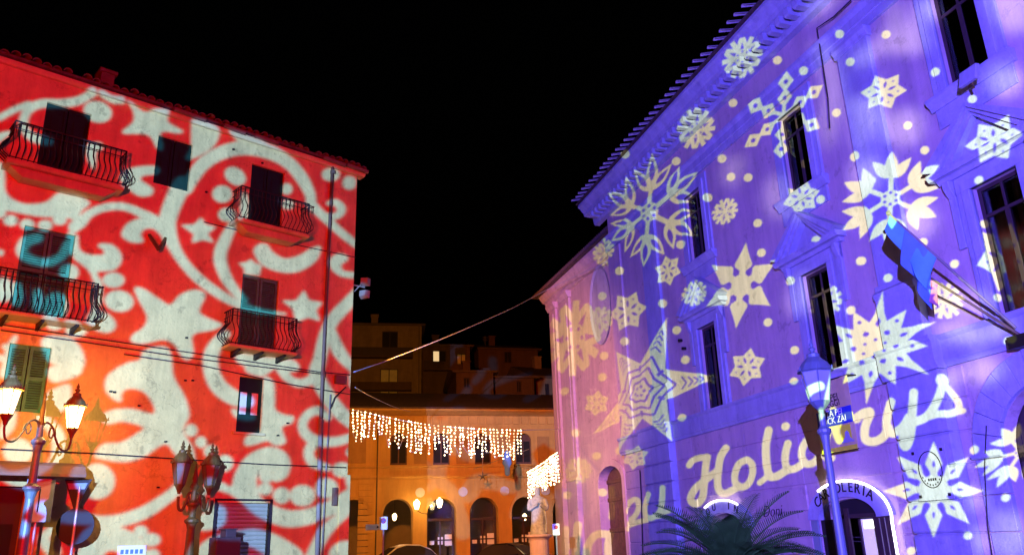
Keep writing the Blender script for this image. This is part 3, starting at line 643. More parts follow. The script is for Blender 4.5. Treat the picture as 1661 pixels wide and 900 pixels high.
# one open leaf of the middle floor folded back on the wall
# low window with two pale panes
h = HO[6]; mb = MB(); a, b, c, d = h[:4]
for q in ((a, a+.09, c, d), (b-.09, b, c, d), ((a+b)/2-.06, (a+b)/2+.06, c+.5, d-.4), (a+.09, b-.09, d-.4, d), (a+.09, b-.09, c, c+.5)): mb.box(LF, q[0], q[1], -.16, -.1, q[2], q[3])
wf = mb.build('window', M_shutterdk, bl)
for q in ((a+.09, (a+b)/2-.06), ((a+b)/2+.06, b-.09)): mb = MB(); mb.box(LF, q[0], q[1], -.15, -.13, c+.5, d-.4); mb.build('pane', M_curtain, wf)
mb = MB(); mb.box(LF, a-.1, b+.1, 0, .08, c-.07, c); mb.build('sill', M_band, bl, bevel=.01)
# roller shutter, every slat a piece
sl = MB(); sl.run(LOC, -.735, .735, [(0, 0), (.012, .01), (.022, .05), (.012, .095), (0, .104)]); sme = mesh_of(sl, 'roller_slat', M_roller)
for k in range(27): inst(sme, 'roller_slat', bl, fmat(LF, 0, -.14, .05+k*.106))
mb = MB(); mb.box(LF, -.8, -.74, -.15, .03, 0, 2.95); mb.box(LF, .74, .8, -.15, .03, 0, 2.95); mb.box(LF, -.8, .8, -.15, .03, 2.95, 3.0); mb.build('door_frame', M_dark, bl)
# balconies
def bal_mesh():
    P = [(0, 0, 0), (0, .03, .08), (0, .17, .2), (0, .2, .32), (0, .12, .46), (0, .01, .62), (0, 0, .78), (0, 0, 1.0)]
    C = catmull(P, False, 2); mb = MB(); mb.tube(C, .013, 4); return mesh_of(mb, 'baluster', M_iron)
bme = bal_mesh()
def balcony(s0, s1, z, dep, slabm, th=.12, brackets=0, fascia=None):
    mb = MB(); mb.run(LF, s0, s1, [(0, z-th), (dep-.05, z-th), (dep, z-th*.5), (dep, z), (0, z)]); b = mb.build('balcony', slabm, bl, bevel=.01)
    if fascia: mb = MB(); mb.prism(LF, [(s0+.1, z-th), (s1-.1, z-th), (s1-.4, z-th-fascia), (s0+.4, z-th-fascia)], 0, dep*.75); mb.build('corbel', slabm, b, bevel=.03)
    for k in range(brackets):
        s = s0+(k+.5)*(s1-s0)/brackets; mb = MB(); mb.run(LF, s-.035, s+.035, [(0, z-th), (dep*.85, z-th), (dep*.8, z-th-.05), (.2, z-th-.1), (0, z-th-.17)]); mb.build('bracket', M_iron, b)
    mb = MB()
    for zz, rr in ((z+.04, .014), (z+.8, .012), (z+.98, .02)): mb.tube([LF.p(s0+.04, .0, zz), LF.p(s0+.04, dep-.04, zz), LF.p(s1-.04, dep-.04, zz), LF.p(s1-.04, 0, zz)], rr, 5)
    mb.build('rail', M_iron, b)
    n = int((s1-s0-.1)/.125)
    for k in range(n+1):
        s = s0+.05+k*(s1-s0-.1)/n
        inst(bme, 'baluster', b, fmat(LF, s, dep-.05, z))
    for sd, s in ((-1, s0+.05), (1, s1-.05)):
        for k in range(int(dep/.13)):
            inst(bme, 'baluster', b, fmat(LF, s, .1+k*.13, z) @ Matrix.Rotation(R(90 if sd < 0 else -90), 4, 'Z'))
balcony(-6.75, -4.1, 10.68, .6, M_slab, .12, fascia=.24)
balcony(-1.05, 1.2, 10.62, .6, M_slab, .1, fascia=.22)
balcony(-7.3, -4.35, 7.0, .6, M_band, .08, brackets=4)
balcony(-1.0, 1.0, 6.98, .6, M_band, .08, brackets=3)
balcony(-9.6, -7.6, 7.0, .6, M_band, .08, brackets=3)
# pipes, cables clipped to the wall, boxes
def pipe(pts, r, name, m, o=.07): mb = MB(); mb.tube([LF.p(*(LF.sz(x, y)[:1]), o, LF.sz(x, y)[1]) for x, y in pts], r, 8); return mb.build(name, m, bl, smooth=True)
pipe([(538, 262), (530, 420), (521.5, 600), (518, 685)], .05, 'drainpipe', M_pipe); pipe([(518.2, 680), (515, 800), (512, 910)], .065, 'drainpipe', M_pipelt)
pipe([(534, 640), (527, 760), (520, 905)], .022, 'conduit', M_pipelt); pipe([(559, 628), (541, 645), (534, 662)], .02, 'conduit', M_iron)
for pts in ([(0, 527), (150, 549), (300, 571), (420, 589), (520, 604), (566, 608)], [(0, 536), (140, 556), (300, 580), (430, 596), (524, 607)], [(200, 575), (330, 594), (460, 622), (568, 640)], [(0, 350+0), (130, 362), (330, 361), (480, 398), (575, 418)][2:], [(0, 728), (150, 735), (300, 745), (430, 753), (560, 758)]):
    pipe(pts, .014, 'wall_cable', M_wiredk, .05)
for x, y, a, b_ in ((550, 616, .34, .26), (522, 607, .1, .2), (541, 805, .12, .5), (538, 280, .12, .12)):
    s, z = LF.sz(x, y); mb = MB(); mb.box(LF, s-a/2, s+a/2, 0, .12, z-b_/2, z+b_/2); mb.build('junction_box', M_pipe, bl, bevel=.01)
for x, y in ((179, 635), (185, 636), (225, 658), (300, 617), (312, 617), (425, 265), (378, 243), (334, 312), (466, 686), (450, 706), (365, 522), (302, 548), (268, 716), (256, 790)):
    s, z = LF.sz(x, y); mb = MB(); mb.box(LF, s-.03, s+.03, -.01, .05, z-.02, z+.02); mb.build('wall_bolt', M_iron, bl)
s, z = LF.sz(256, 390); mb = MB(); p = lambda x, y, o: LF.p(LF.sz(x, y, o)[0], o, LF.sz(x, y, o)[1])
mb.tube([p(242, 381, .02), p(257, 405, .35)], .05, 4); mb.tube([p(257, 404, .35), p(268, 386, .05)], .04, 4); mb.build('old_sign_bracket', M_brown, bl)
s, z = LF.sz(213, 894); mb = MB(); mb.box(LF, s-.33, s+.33, .01, .04, z-.2, z+.14); pl = mb.build('street_plate', M_white, bl, bevel=.01)
mb = MB()
for k in range(5): mb.box(LF, s-.26+k*.11, s-.19+k*.11, .04, .045, z-.05, z+.05)
mb.build('plate_mark', mat('blue_enamel', (.1, .2, .45)), pl)
# awning over the dark shop opening
mb = MB(); A1 = [(0, 3.72), (.45, 3.7), (.75, 3.6), (.9, 3.42), (.9, 3.36), (.73, 3.54), (.44, 3.64), (0, 3.66)]; mb.run(LF, -9.6, -4.2, A1)
tag(mb.build('awning', M_awning, None, off=LF.p(-7, 0, 3)), 'curved brown awning over the dark shop opening under the lit lamps', 'awning')
mb = MB(); mb.box(LF, -9.4, -5.15, -.25, -.2, 0, 3.2); sh = mb.build('shop_front', M_frame, bl)
for k in range(5): mb = MB(); mb.box(LF, -9.3+k*.83, -8.6+k*.83, -.19, -.17, .3, 2.4); mb.build('pane', M_dark, sh)

# ---------------------------------------------------------------- town hall on the right
br = thing('town_hall', RF.p(2, 0, 0), 'long salmon and stone town hall with pedimented windows lit by blue snowflakes', 'building')
S0, S1 = -13, 15.9
M_drape = mat('ochre_curtain', (.42, .34, .30), .9, var=.3)
UP = [(c-.63, c+.63, 11.85, 14.6) for c in (-5.52, 1.05, 7.55)]; MID = [(c-.65, c+.65, 6.1, 9.2) for c in (-5.52, 1.05, 7.55)]
ARCH = (-6.85, -4.2, 0, 4.55, 1.33, .34); SH1 = (-.3, 2.6, 0, 2.55, .55, .5); SH2 = (6.3, 9.2, 0, 2.45, .5, .5)
mb = MB(); mb.wall(RF, S0, S1, 0, 17.3, UP+MID+[ARCH, SH1, SH2], 0, .2)
mb.add([RF.p(S1, 0, 0), RF.p(S1, -14, 0), RF.p(S1, -14, 17.3), RF.p(S1, 0, 17.3)], [(0, 1, 2, 3)]); mb.add([RF.p(S0, -14, 0), RF.p(S1, -14, 0), RF.p(S1, -14, 17.3), RF.p(S0, -14, 17.3)], [(0, 1, 2, 3)])
mb.add([RF.p(S0, 0, 0), RF.p(S0, -14, 0), RF.p(S0, -14, 17.3), RF.p(S0, 0, 17.3)], [(0, 1, 2, 3)])
mb.build('wall', M_salmon, br)
for h in UP+MID+[ARCH]:
    mb = MB(); mb.box(RF, h[0]-.1, h[1]+.1, -2.2, -1.0, h[2]-.1, h[3]+.1); mb.build('room', M_dark, br)
# sash windows: dark frames, glass, a strip of curtain behind
for h in UP+MID:
    a, b, c, d = h; mb = MB(); o0, o1 = -.19, -.12; m_ = (a+b)/2; zt = d-.75
    for q in ((a, a+.09, c, d), (b-.09, b, c, d), (m_-.06, m_+.06, c+.09, zt), (a+.09, b-.09, c, c+.09), (a+.09, b-.09, d-.09, d), (a+.09, b-.09, zt, zt+.08), (m_-.03, m_+.03, zt+.08, d-.09)): mb.box(RF, q[0], q[1], o0, o1, q[2], q[3])
    wn = mb.build('window', M_frame, br, bevel=.008)
    for q in ((a+.09, m_-.06, c+.09, zt), (m_+.06, b-.09, c+.09, zt), (a+.09, m_-.03, zt+.08, d-.09), (m_+.03, b-.09, zt+.08, d-.09)):
        mb = MB(); mb.box(RF, q[0], q[1], -.165, -.15, q[2], q[3]); mb.build('pane', M_glass, wn)
    n = 26
    for (u0, u1) in ((a, (a+b)/2-.07), ((a+b)/2+.07, b)):
        mb = MB(); V = [RF.p(u0+(u1-u0)*i/n, -.32+.035*math.sin(i*1.9+a), z) for z in (c, d) for i in range(n+1)]
        mb.add(V, [(i, i+1, n+2+i, n+1+i) for i in range(n)])
        mb.build('curtain', M_drape, wn)
# stone surrounds, sills, pediments
def surround(a, b, c, d, w_, o, name, ears=True):
    mb = MB()
    for k, (e, f, oo) in enumerate(((w_, .0, o), (w_*.55, .0, o+.05))):
        mb.box(RF, a-e, a, -.02, oo, c, d); mb.box(RF, b, b+e, -.02, oo, c, d); mb.box(RF, a-e, b+e, -.02, oo+.002, d, d+e)
    return mb.build(name, M_stone, br, bevel=.012)
for (a, b, c, d) in UP:
    surround(a, b, c, d, .45, .07, 'window_surround')
    mb = MB(); mb.run(RF, a-.6, b+.6, [(0, c-.34), (.1, c-.34), (.13, c-.24), (.22, c-.14), (.24, c-.1), (.24, c-.02), (0, c-.02)]); mb.build('sill', M_stone, br, bevel=.01)
    mb = MB(); mb.box(RF, a-.5, b+.5, 0, .06, c-.85, c-.34); mb.build('sill_apron', M_stone, br, bevel=.01)
for (a, b, c, d) in MID:
    surround(a, b, c, d, .40, .08, 'window_surround')
    q = (a+b)/2; z0 = 9.72; hw = 1.55; hp = 1.12; P0 = .38
    for u in (a-.62, b+.42): mb = MB(); mb.box(RF, u, u+.2, 0, .1, 7.9, 9.62); mb.build('pilaster_strip', M_stone, br, bevel=.01)
    pd = MB(); pd.run(RF, q-hw+.12, q+hw-.12, [(0, z0-.12), (.14, z0-.12), (.2, z0-.02), (.26, z0), (0, z0)]).run(RF, q-hw, q+hw, [(0, z0), (P0-.06, z0), (P0-.03, z0+.05), (P0, z0+.08), (P0, z0+.17), (0, z0+.17)])
    pd = pd.build('pediment', M_stone, br, bevel=.008)
    for sg in (-1, 1):
        for (t0, t1, oo) in ((0, .1, P0+.04), (.1, .2, P0-.04), (.2, .3, P0-.12)):
            x0, y0 = q+sg*(hw+.06), z0+.17; x1, y1 = q, z0+hp+.25; L = math.hypot(x1-x0, y1-y0); nx, ny = (y1-y0)/L*sg*-1, abs(x1-x0)/L
            mb = MB(); mb.prism(RF, [(x0+(t0*1.6)*-sg, y0+.1-t0*.0), (x1, y1-t0), (x1, y1-t1), (x0+(t1*2.6)*-sg-.0, y0+.1-.1)] if t0 == 0 else [(x0-sg*t0*2.4, y0), (x1, y1-t0), (x1, y1-t1), (x0-sg*t1*2.4, y0)], 0, oo)
            mb.build('raking_moulding', M_stone, pd)
    mb = MB(); mb.prism(RF, [(q-hw+.4, z0+.17), (q+hw-.4, z0+.17), (q, z0+hp-.05)], 0, .06); mb.build('tympanum', M_stone, pd)
    for s in (a-.52, b+.52):
        mb = MB(); mb.run(RF, s-.1, s+.1, [(0, z0-.12), (.24, z0-.12), (.22, z0-.3), (.12, z0-.5), (0, z0-.62)]); mb.build('console', M_stone, br, bevel=.015)
# pilasters above the belt
for a, b in ((-2.75, -1.5), (10.85, 12.25)):
    mb = MB(); mb.box(RF, a, b, 0, .14, 7.85, 15.1); mb.build('pilaster', M_stone, br, bevel=.012)
    mb = MB(); mb.run(RF, a-.1, b+.1, [(0, 6.1), (.24, 6.1), (.24, 7.45), (.28, 7.5), (.3, 7.62), (.2, 7.7), (.18, 7.85), (0, 7.85)]); mb.build('pedestal', M_stone, br, bevel=.012)
    mb = MB(); mb.run(RF, a-.08, b+.08, [(0, 14.85), (.17, 14.85), (.19, 14.95), (.26, 15.05), (.26, 15.15), (0, 15.15)]); mb.build('capital', M_stone, br, bevel=.01)
mb = MB(); mb.box(RF, 14.6, 15.94, 0, .1, 6.1, 15.1); mb.build('corner_pilaster', M_salmon, br, bevel=.01)
# belt course
mb = MB(); BP = [(0, 5.33), (.1, 5.33), (.12, 5.42), (.16, 5.46), (.16, 5.95), (.2, 5.98), (.24, 6.02), (.24, 6.09), (0, 6.1)]; mb.run(RF, S0, S1+.2, BP)
mb.build('belt_course', M_stone, br, bevel=.006)
for a, b in ((-3.1, -1.4), (10.9, 13.3)):
    mb = MB(); mb.run(RF, a-.1, b+.1, [(.1, 5.3), (.36, 5.3), (.4, 5.4), (.44, 5.5), (.44, 5.95), (.5, 6.0), (.5, 6.1), (.1, 6.12)]); mb.build('belt_break', M_stone, br, bevel=.008)
# rusticated ground floor: each course its own stone band
for k in range(7):
    z0, z1 = .08+k*.75, .8+k*.75; z1 = min(z1, 5.3)
    for a, b in ((-1.4, -.72), (2.98, 5.95), (9.6, 10.9), (13.3, 15.9), (-.72, 2.98), (5.95, 9.6), (-3.55, -3.1), (-13, -8.6)):
        if (a, b) in ((-.72, 2.98), (5.95, 9.6)) and z0 < 3.0: continue
        mb = MB(); mb.box(RF, a+.001, b-.001, -.02, .045, z0, z1); mb.build('stone_course', M_salmon, br, bevel=.018)
    for a, b in ((-3.1, -1.4), (10.9, 13.3)):
        mb = MB(); mb.run(RF, a, b, [(0, z0), (.3, z0), (.34, z0+.05), (.34, z1-.05), (.3, z1), (0, z1)]); mb.build('rusticated_block', M_stone, br, bevel=.012)
    mb = MB(); mb.box(RF, -3.1, -1.4, 0, .22, z1, z0+.75); mb.build('joint', M_stone, br)
    mb = MB(); mb.box(RF, 10.9, 13.3, 0, .22, z1, z0+.75); mb.build('joint', M_stone, br)
# the great arch at the edge of the frame
cx, r0, r1, zs = -5.525, 1.33, 2.05, 3.22
for k in range(13):
    t0, t1 = PI*k/13+.004, PI*(k+1)/13-.004; P = [(cx+r0*math.cos(t), zs+r0*math.sin(t)) for t in np.linspace(t0, t1, 4)]+[(cx+r1*math.cos(t), zs+r1*math.sin(t)) for t in np.linspace(t1, t0, 4)]
    mb = MB(); mb.prism(RF, P, -.1, .12+(.06 if k == 6 else 0)); mb.build('voussoir', M_stone, br, bevel=.01)
for sg in (-1, 1):
    for k in range(4):
        a, b = sorted((cx+sg*r0, cx+sg*r1)); mb = MB(); mb.box(RF, a, b, -.1, .12, k*.78+.01, k*.78+.765); mb.build('jamb_stone', M_stone, br, bevel=.014)
    a, b = sorted((cx+sg*(r0-.03), cx+sg*(r1+.05))); mb = MB(); mb.run(RF, a, b, [(0, 3.12), (.15, 3.12), (.2, 3.16), (.2, 3.22), (0, 3.22)]); mb.build('impost', M_stone, br)
mb = MB()
for q in ((-6.85, -6.7, 0, 4.4), (-4.35, -4.2, 0, 4.4), (-5.6, -5.45, 0, 4.5), (-6.85, -4.2, 3.0, 3.2)): mb.box(RF, q[0], q[1], -.42, -.36, q[2], q[3])
dr = mb.build('door', M_frame, br)
for a, b in ((-6.7, -5.6), (-5.45, -4.35)):
    for z0, z1 in ((.2, 1.3), (1.4, 2.9), (3.25, 4.4)): mb = MB(); mb.box(RF, a, b, -.41, -.37, z0, z1); mb.build('door_panel', M_frame, dr)
# main cornice
mb = MB(); mb.run(RF, S0, S1+.25, [(0, 15.15), (.1, 15.15), (.12, 15.4), (.15, 15.42), (.15, 15.68), (.24, 15.78), (.26, 15.86), (0, 15.86)]); mb.build('architrave', M_stone, br, bevel=.006)
mb = MB(); mb.run(RF, S0, S1+1.0, [(0, 16.9), (.25, 16.9), (.3, 17.0), (.34, 17.28), (.8, 17.34), (.84, 17.5), (.9, 17.55), (1.02, 17.72), (1.12, 17.78), (1.12, 17.9), (0, 17.9)]); mb.build('cornice', M_stone, br)
dm = MB(); dm.run(LOC, -.11, .11, [(0, 0), (.4, 0), (.44, .06), (.44, .26), (0, .26)]); dme = mesh_of(dm, 'dentil', M_stone)
s = -12.8
while s < S1+.6: inst(dme, 'dentil', br, fmat(RF, s, .32, 17.06)); s += .46
mb = MB(); mb.box(RF, S0-.2, S1+.9, -14.6, .9, 17.88, 17.98); mb.run(RF, S0-.2, S1+1.1, [(1.2, 17.98), (1.2, 18.03), (-7, 20.3), (-15, 18.03), (-15, 17.98)]); mb.build('roof', M_roofdk, br)
tm2 = tile_mesh('eave_tile', M_tilew, .7, .075); s = S0
while s < S1+1.05:
    inst(tm2, 'roof_tile', br, fmat(RF, s, 1.52+random.uniform(-.05, .05), 18.02+random.uniform(-.01, .03)) @ Matrix.Rotation(R(-15), 4, 'X') @ Matrix.Rotation(R(random.uniform(-5, 5)), 4, 'Z')); s += .47
# cables and rain pipe down the front
def rpipe(pts, r, name, m, o=.16): mb = MB(); mb.tube([RF.p(RF.sz(x, y, o)[0], o, RF.sz(x, y, o)[1]) for x, y in pts], r, 6); return mb.build(name, m, br, smooth=True)
rpipe([(1381, 0), (1352, 28), (1325, 46), (1333, 95), (1343, 160), (1346, 208)], .022, 'wall_cable', M_wiredk, .2)
rpipe([(1038, 762), (1040, 800), (1043, 905)], .03, 'drainpipe', M_wiredk, .12); rpipe([(1361, 77), (1380, 190), (1400, 300), (1432, 455)], .012, 'wall_cable', M_wiredk, .06)
rpipe([(1600, 690), (1597, 760), (1602, 850), (1610, 905)], .012, 'wall_cable', M_wiredk, .15)
for x, y in ((1104, 552), (1110, 565), (1057, 718), (1073, 714), (1470, 588), (1342, 62)):
    s, z = RF.sz(x, y, .1); mb = MB(); mb.box(RF, s-.05, s+.05, .04, .2, z-.05, z+.05); mb.build('wall_bolt', M_iron, br)
# round emblem on a square plate
pq = thing('wall_plaque', RF.p(-2.1, .34, 2.95), 'square plate with a round outlined emblem screwed to the rusticated pilaster', 'plaque')
s0, z0 = RF.sz(1511, 768, .36); mb = MB(); mb.box(RF, s0-.55, s0+.55, .342, .37, z0-.6, z0+.62); mb.build('plate', M_stone, pq, bevel=.01)
mb = MB(); mb.tube([RF.p(s0+.36*math.cos(t), .375, z0+.1+.42*math.sin(t)) for t in np.linspace(0, 2*PI, 33)], .012, 5); mb.build('emblem_ring', M_dark, pq)
M_faint = mat('faded_print', (.32, .34, .42), .8)
mb = MB(); mb.prism(RF, [(s0+.2*math.cos(t), z0+.15+.22*math.sin(t)*(1+.25*math.sin(5*t))) for t in np.linspace(0, 2*PI, 30, endpoint=False)], .37, .374); mb.build('emblem', M_faint, pq)
mb = MB()
for k in range(4): mb.box(RF, s0-.13+k*.07, s0-.085+k*.07, .37, .376, z0-.16, z0-.1)
for k in range(9):
    t = PI*1.15+k*PI*.7/8; mb.box(RF, s0+.31*math.cos(t)-.015, s0+.31*math.cos(t)+.015, .37, .376, z0+.1+.36*math.sin(t)-.02, z0+.1+.36*math.sin(t)+.02)
tag(mb.build('emblem_lettering', M_dark, pq), kind='stuff')
for a, b in ((-.45, -.5), (.45, -.5), (-.45, .52), (.45, .52)): mb = MB(); mb.lathe((0, 0, 0), [(.03, 0), (.03, .02)], 8); o = mb; q = MB(); q.box(RF, s0+a-.03, s0+a+.03, .37, .4, z0+b-.035, z0+b+.035); q.build('screw', M_dark, pq)

# the set back wing with its tall door and oval niche
bw = thing('side_wing', WF.p(22, 0, 0), 'set back salmon wing with an oval niche and tall arched door beside the string lights', 'building')
WD = (19.1, 22.1, 0, 5.3, .75, .5); W1 = 28.55
mb = MB(); mb.wall(WF, S1-.5, W1, 0, 16.6, [WD], 0, .5)
mb.add([WF.p(W1, 0, 0), WF.p(W1, -14, 0), WF.p(W1, -14, 16.6), WF.p(W1, 0, 16.6)], [(0, 1, 2, 3)]); mb.build('wall', M_salmon, bw)
nz = MB(); T = np.linspace(0, 2*PI, 29); V = [WF.p(20.35+1.25*math.cos(t), .03, 13.8+2.0*math.sin(t)) for t in T]+[WF.p(20.35+1.45*math.cos(t), .1, 13.8+2.2*math.sin(t)) for t in T]
nz.add(V, [(i, i+1, 30+i, 29+i) for i in range(28)]); nz.add([WF.p(20.35+1.25*math.cos(t), .025, 13.8+2.0*math.sin(t)) for t in T[:-1]], [tuple(range(28))]); nz.build('oval_niche', M_stone, bw)
mb = MB(); mb.wall(WF, 19.0, 22.2, 0, 5.4, [(19.1, 22.1, 0, 5.3, .75, .0)], .0, 0)
ar = MB(); P = [(20.6+1.5*math.cos(t), 4.55+.75*math.sin(t)) for t in np.linspace(0, PI, 15)]+[(20.6+1.85*math.cos(t), 4.55+1.08*math.sin(t)) for t in np.linspace(PI, 0, 15)]; ar.prism(WF, P, -.02, .12); ar.box(WF, 18.75, 19.1, -.02, .12, 0, 4.55); ar.box(WF, 22.1, 22.45, -.02, .12, 0, 4.55); ar.build('door_surround', M_salmon, bw, bevel=.01)
for k in range(10): mb = MB(); mb.box(WF, 19.12+k*.298, 19.4+k*.298, -.46, -.4, 0, 5.3); mb.build('door_plank', M_wood, bw, bevel=.01)
for z in (.6, 2.1, 3.6, 4.5): mb = MB(); mb.box(WF, 19.1, 22.1, -.4, -.35, z, z+.2); mb.build('door_rail', M_wood, bw, bevel=.01)
for a, b in ((24.9, 26.3), (27.3, 28.4)):
    mb = MB(); mb.box(WF, a, b, 0, .16, 5.2, 15.6); mb.box(WF, a+.3, b-.3, .16, .22, 5.5, 15.3); mb.build('pilaster', M_salmon, bw, bevel=.012)
    mb = MB(); mb.box(WF, a-.12, b+.12, 0, .3, 0, 4.95); mb.run(WF, a-.16, b+.16, [(0, 4.95), (.36, 4.95), (.3, 5.1), (.2, 5.2), (0, 5.2)]); mb.build('pilaster_base', M_salmon, bw, bevel=.012)
    mb = MB(); mb.run(WF, a-.12, b+.12, [(0, 15.6), (.2, 15.6), (.34, 15.85), (.36, 16.0), (0, 16.0)]); mb.build('capital', M_salmon, bw, bevel=.01)
mb = MB(); mb.run(WF, S1, W1+.3, [(0, 16.0), (.2, 16.0), (.24, 16.25), (.4, 16.3), (.6, 16.55), (.65, 16.7), (0, 16.7)]); mb.build('cornice', M_salmon, bw, bevel=.008)
mb = MB(); mb.run(WF, S1, W1+.7, [(.85, 16.72), (.85, 16.78), (-7, 19), (-14.5, 16.78), (-14.5, 16.72)]); mb.build('roof', M_roofdk, bw)
s = S1+.2
while s < W1+.8: inst(tme, 'roof_tile', bw, fmat(WF, s, .98, 16.78) @ Matrix.Rotation(R(-14), 4, 'X')); s += .24

# shop fronts
def shopfront(name, label, a, b, zs, rise, txt, parts):
    q, hw = (a+b)/2, (b-a)/2; sp = thing(name, RF.p(q, .1, 0), label, 'shop front'); o0, o1 = -.1, .12; ia, ib = a+.55*hw*.62, b-.45*hw*.62
    X = lambda k, n=17: [(q+hw*k*math.cos(t), zs+rise*math.sin(t)) for t in np.linspace(0, PI, n)]
    iq, ihw = (ia+ib)/2, (ib-ia)/2; izs, ir = zs-.02, rise*.58
    P = [(q+hw*math.cos(t), zs+rise*math.sin(t)) for t in np.linspace(0, PI, 19)]+[(iq+ihw*math.cos(t), izs+ir*math.sin(t)) for t in np.linspace(PI, 0, 13)]
    n1, n2 = 19, 13; V1 = []
    mb = MB()
    out_ = [(q+hw*math.cos(t), zs+rise*math.sin(t)) for t in np.linspace(0, PI, 25)]; inn = [(iq+ihw*math.cos(t), izs+ir*math.sin(t)) for t in np.linspace(0, PI, 25)]
    for i in range(24): mb.prism(RF, [out_[i], out_[i+1], inn[i+1], inn[i]], o0, o1)
    pan = mb.build('sign_panel', M_stone, sp)
    ang = parts['ang']; n = len(txt)
    for k, ch in enumerate(txt):
        if ch == ' ': continue
        t = ang[0]+(ang[1]-ang[0])*k/max(n-1, 1); ro = .78; s = q+hw*ro*math.cos(t)*1.0; z = zs+rise*.78*math.sin(t)-.08
        tl = math.atan2(rise*math.cos(t), hw*math.sin(t)+.001)
        letters(ch, parts['size'], tmat(RF, s, o1+.006, z, tl), M_dark, 'letter', sp)
    mb = MB(); L = [RF.p(s, o1+.03, z) for s, z in out_ if True]; seg = [p for (s, z), p in zip(out_, L) if (parts['led'][0] <= s <= parts['led'][1])]
    if parts.get('down'): seg = seg+[RF.p(a+.02, o1+.03, zs-.2), RF.p(a+.02, o1+.03, 0)]
    mb.tube(seg, .034, 6); mb.build('led_strip', M_led, sp)
    return sp, q, hw
sp, q, hw = shopfront('stationery_shop_front', 'stationery shop front with arched CARTOLERIA sign edged by glowing white light', -.55, 2.95, 2.05, .98, 'CARTOLERIA', dict(ang=(PI*.2, PI*.76), size=.40, led=(-.56, 2.3), down=True))
for nm, m, a, b, c, d, o in (('door', M_shopglow, .42, 1.25, 0, 2.0, -.3), ('shop_window', M_dark, 1.5, 2.9, .4, 2.03, -.05), ('jamb', M_frame, 1.25, 1.42, 0, 2.3, .05), ('jamb', M_frame, -.4, .28, 0, 2.03, .05), ('lintel', M_frame, .28, 1.25, 2.03, 2.14, .0), ('fanlight', M_dark, .2, 2.2, 2.14, 2.6, -.2), ('window_glass', M_lampglass, 2.62, 2.92, 0, 2.03, .06)):
    mb = MB(); mb.box(RF, a, b, o-.05, o, c, d); pt = mb.build(nm, m, sp)
    if nm == 'door':
        mb = MB(); mb.box(RF, a+.1, b-.15, o, o+.004, 1.75, 1.97); mb.build('ceiling_light', M_shoplight, pt)
        mb = MB(); mb.box(RF, a, a+.06, o, o+.05, 0, 2.0); mb.box(RF, b-.06, b, o, o+.05, 0, 2.0); mb.build('door_frame', M_frame, pt)
for k in range(3): mb = MB(); mb.box(RF, -.38+k*.2, -.36+k*.2, .05, .07, 0, 2.0); mb.build('chrome_strip', M_pipelt, sp)
sp2, q2, hw2 = shopfront('second_shop_front', 'shop front with lit arch and blue sign letters half hidden behind the palm', 5.95, 9.6, 1.95, .95, 'OU IN', dict(ang=(PI*.28, PI*.72), size=.36, led=(6.6, 8.9)))
mb = MB(); mb.box(RF, 6.3, 9.2, -.4, -.35, 0, 2.2); mb.build('shop_window', M_dark, sp2)
wl = thing('wall_lettering', RF.p(4.3, .05, 2.3), 'dark script letters on the salmon wall between the two shop arches', 'lettering')
letters('Doni', .52, tmat(RF, 4.85, .055, 2.22, 0), M_dark, 'script_word', wl, shear=.35, thin=-.012)

# ---------------------------------------------------------------- the arcade at the end of the square
bc = thing('arcade_building', CF.p(0, 0, 0), 'ochre arcaded building across the square behind the curtain of fairy lights', 'building')
AC = [-4.45+1.835*k for k in range(-1, 7)]; ARC = [(c-.62, c+.62, 0, 3.62, .62, .6) for c in AC]
UW = [(c-.36, c+.36, 5.0, 6.35, .3, .18) for c in AC if c > -3.5]
mb = MB(); mb.wall(CF, -8, 8, 0, 7.25, ARC+UW, 0, .5); mb.build('wall', M_ochre, bc)
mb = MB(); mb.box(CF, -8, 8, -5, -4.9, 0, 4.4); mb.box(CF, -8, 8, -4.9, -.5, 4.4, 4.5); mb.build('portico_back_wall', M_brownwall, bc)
for c in AC:
    mb = MB(); n = 14
    for i in range(n):
        t0, t1 = PI*i/n, PI*(i+1)/n; P = [(c+r*math.cos(t), 3.0+r*math.sin(t)) for r, t in ((.62, t0), (.62, t1), (.74, t1), (.74, t0))]; mb.prism(CF, P, -.05, .05)
    mb.build('arch_moulding', M_ochre, bc)
    if c in AC[3:6]:
        mb = MB(); mb.box(CF, c-.6, c+.6, -.5, -.45, 0, 3.6); dp = mb.build('glazed_door', M_glass, bc)
        mb = MB()
        for s0, s1, z0, z1 in ((-.6, -.52, 0, 3.5), (.52, .6, 0, 3.5), (-.03, .03, 0, 2.7), (-.6, .6, 2.7, 2.8), (-.6, .6, 1.9, 1.95)): mb.box(CF, c+s0, c+s1, -.46, -.38, z0, z1)
        mb.build('door_frame', M_frame, dp)
        for s0, z0, a_, b_ in ((-.1, 1.75, .22, .3), (.2, 1.7, .3, .45), (-.45, 1.75, .2, .2)): mb = MB(); mb.box(CF, c+s0, c+s0+a_, -.44, -.43, z0, z0+b_); mb.build('notice', M_white, dp)
for h in UW:
    mb = MB(); mb.box(CF, h[0], h[1], -.16, -.1, h[2], h[3]-.05); f = mb.build('window', M_wood, bc)
    for a, b in ((h[0]+.05, (h[0]+h[1])/2-.03), ((h[0]+h[1])/2+.03, h[1]-.05)):
        mb = MB(); mb.box(CF, a, b, -.11, -.09, h[2]+.1, h[3]-.35); mb.build('pane', M_dark, f)
    mb = MB(); mb.box(CF, h[0]-.08, h[1]+.08, 0, .1, h[2]-.08, h[2]); mb.build('sill', M_ochre, bc)
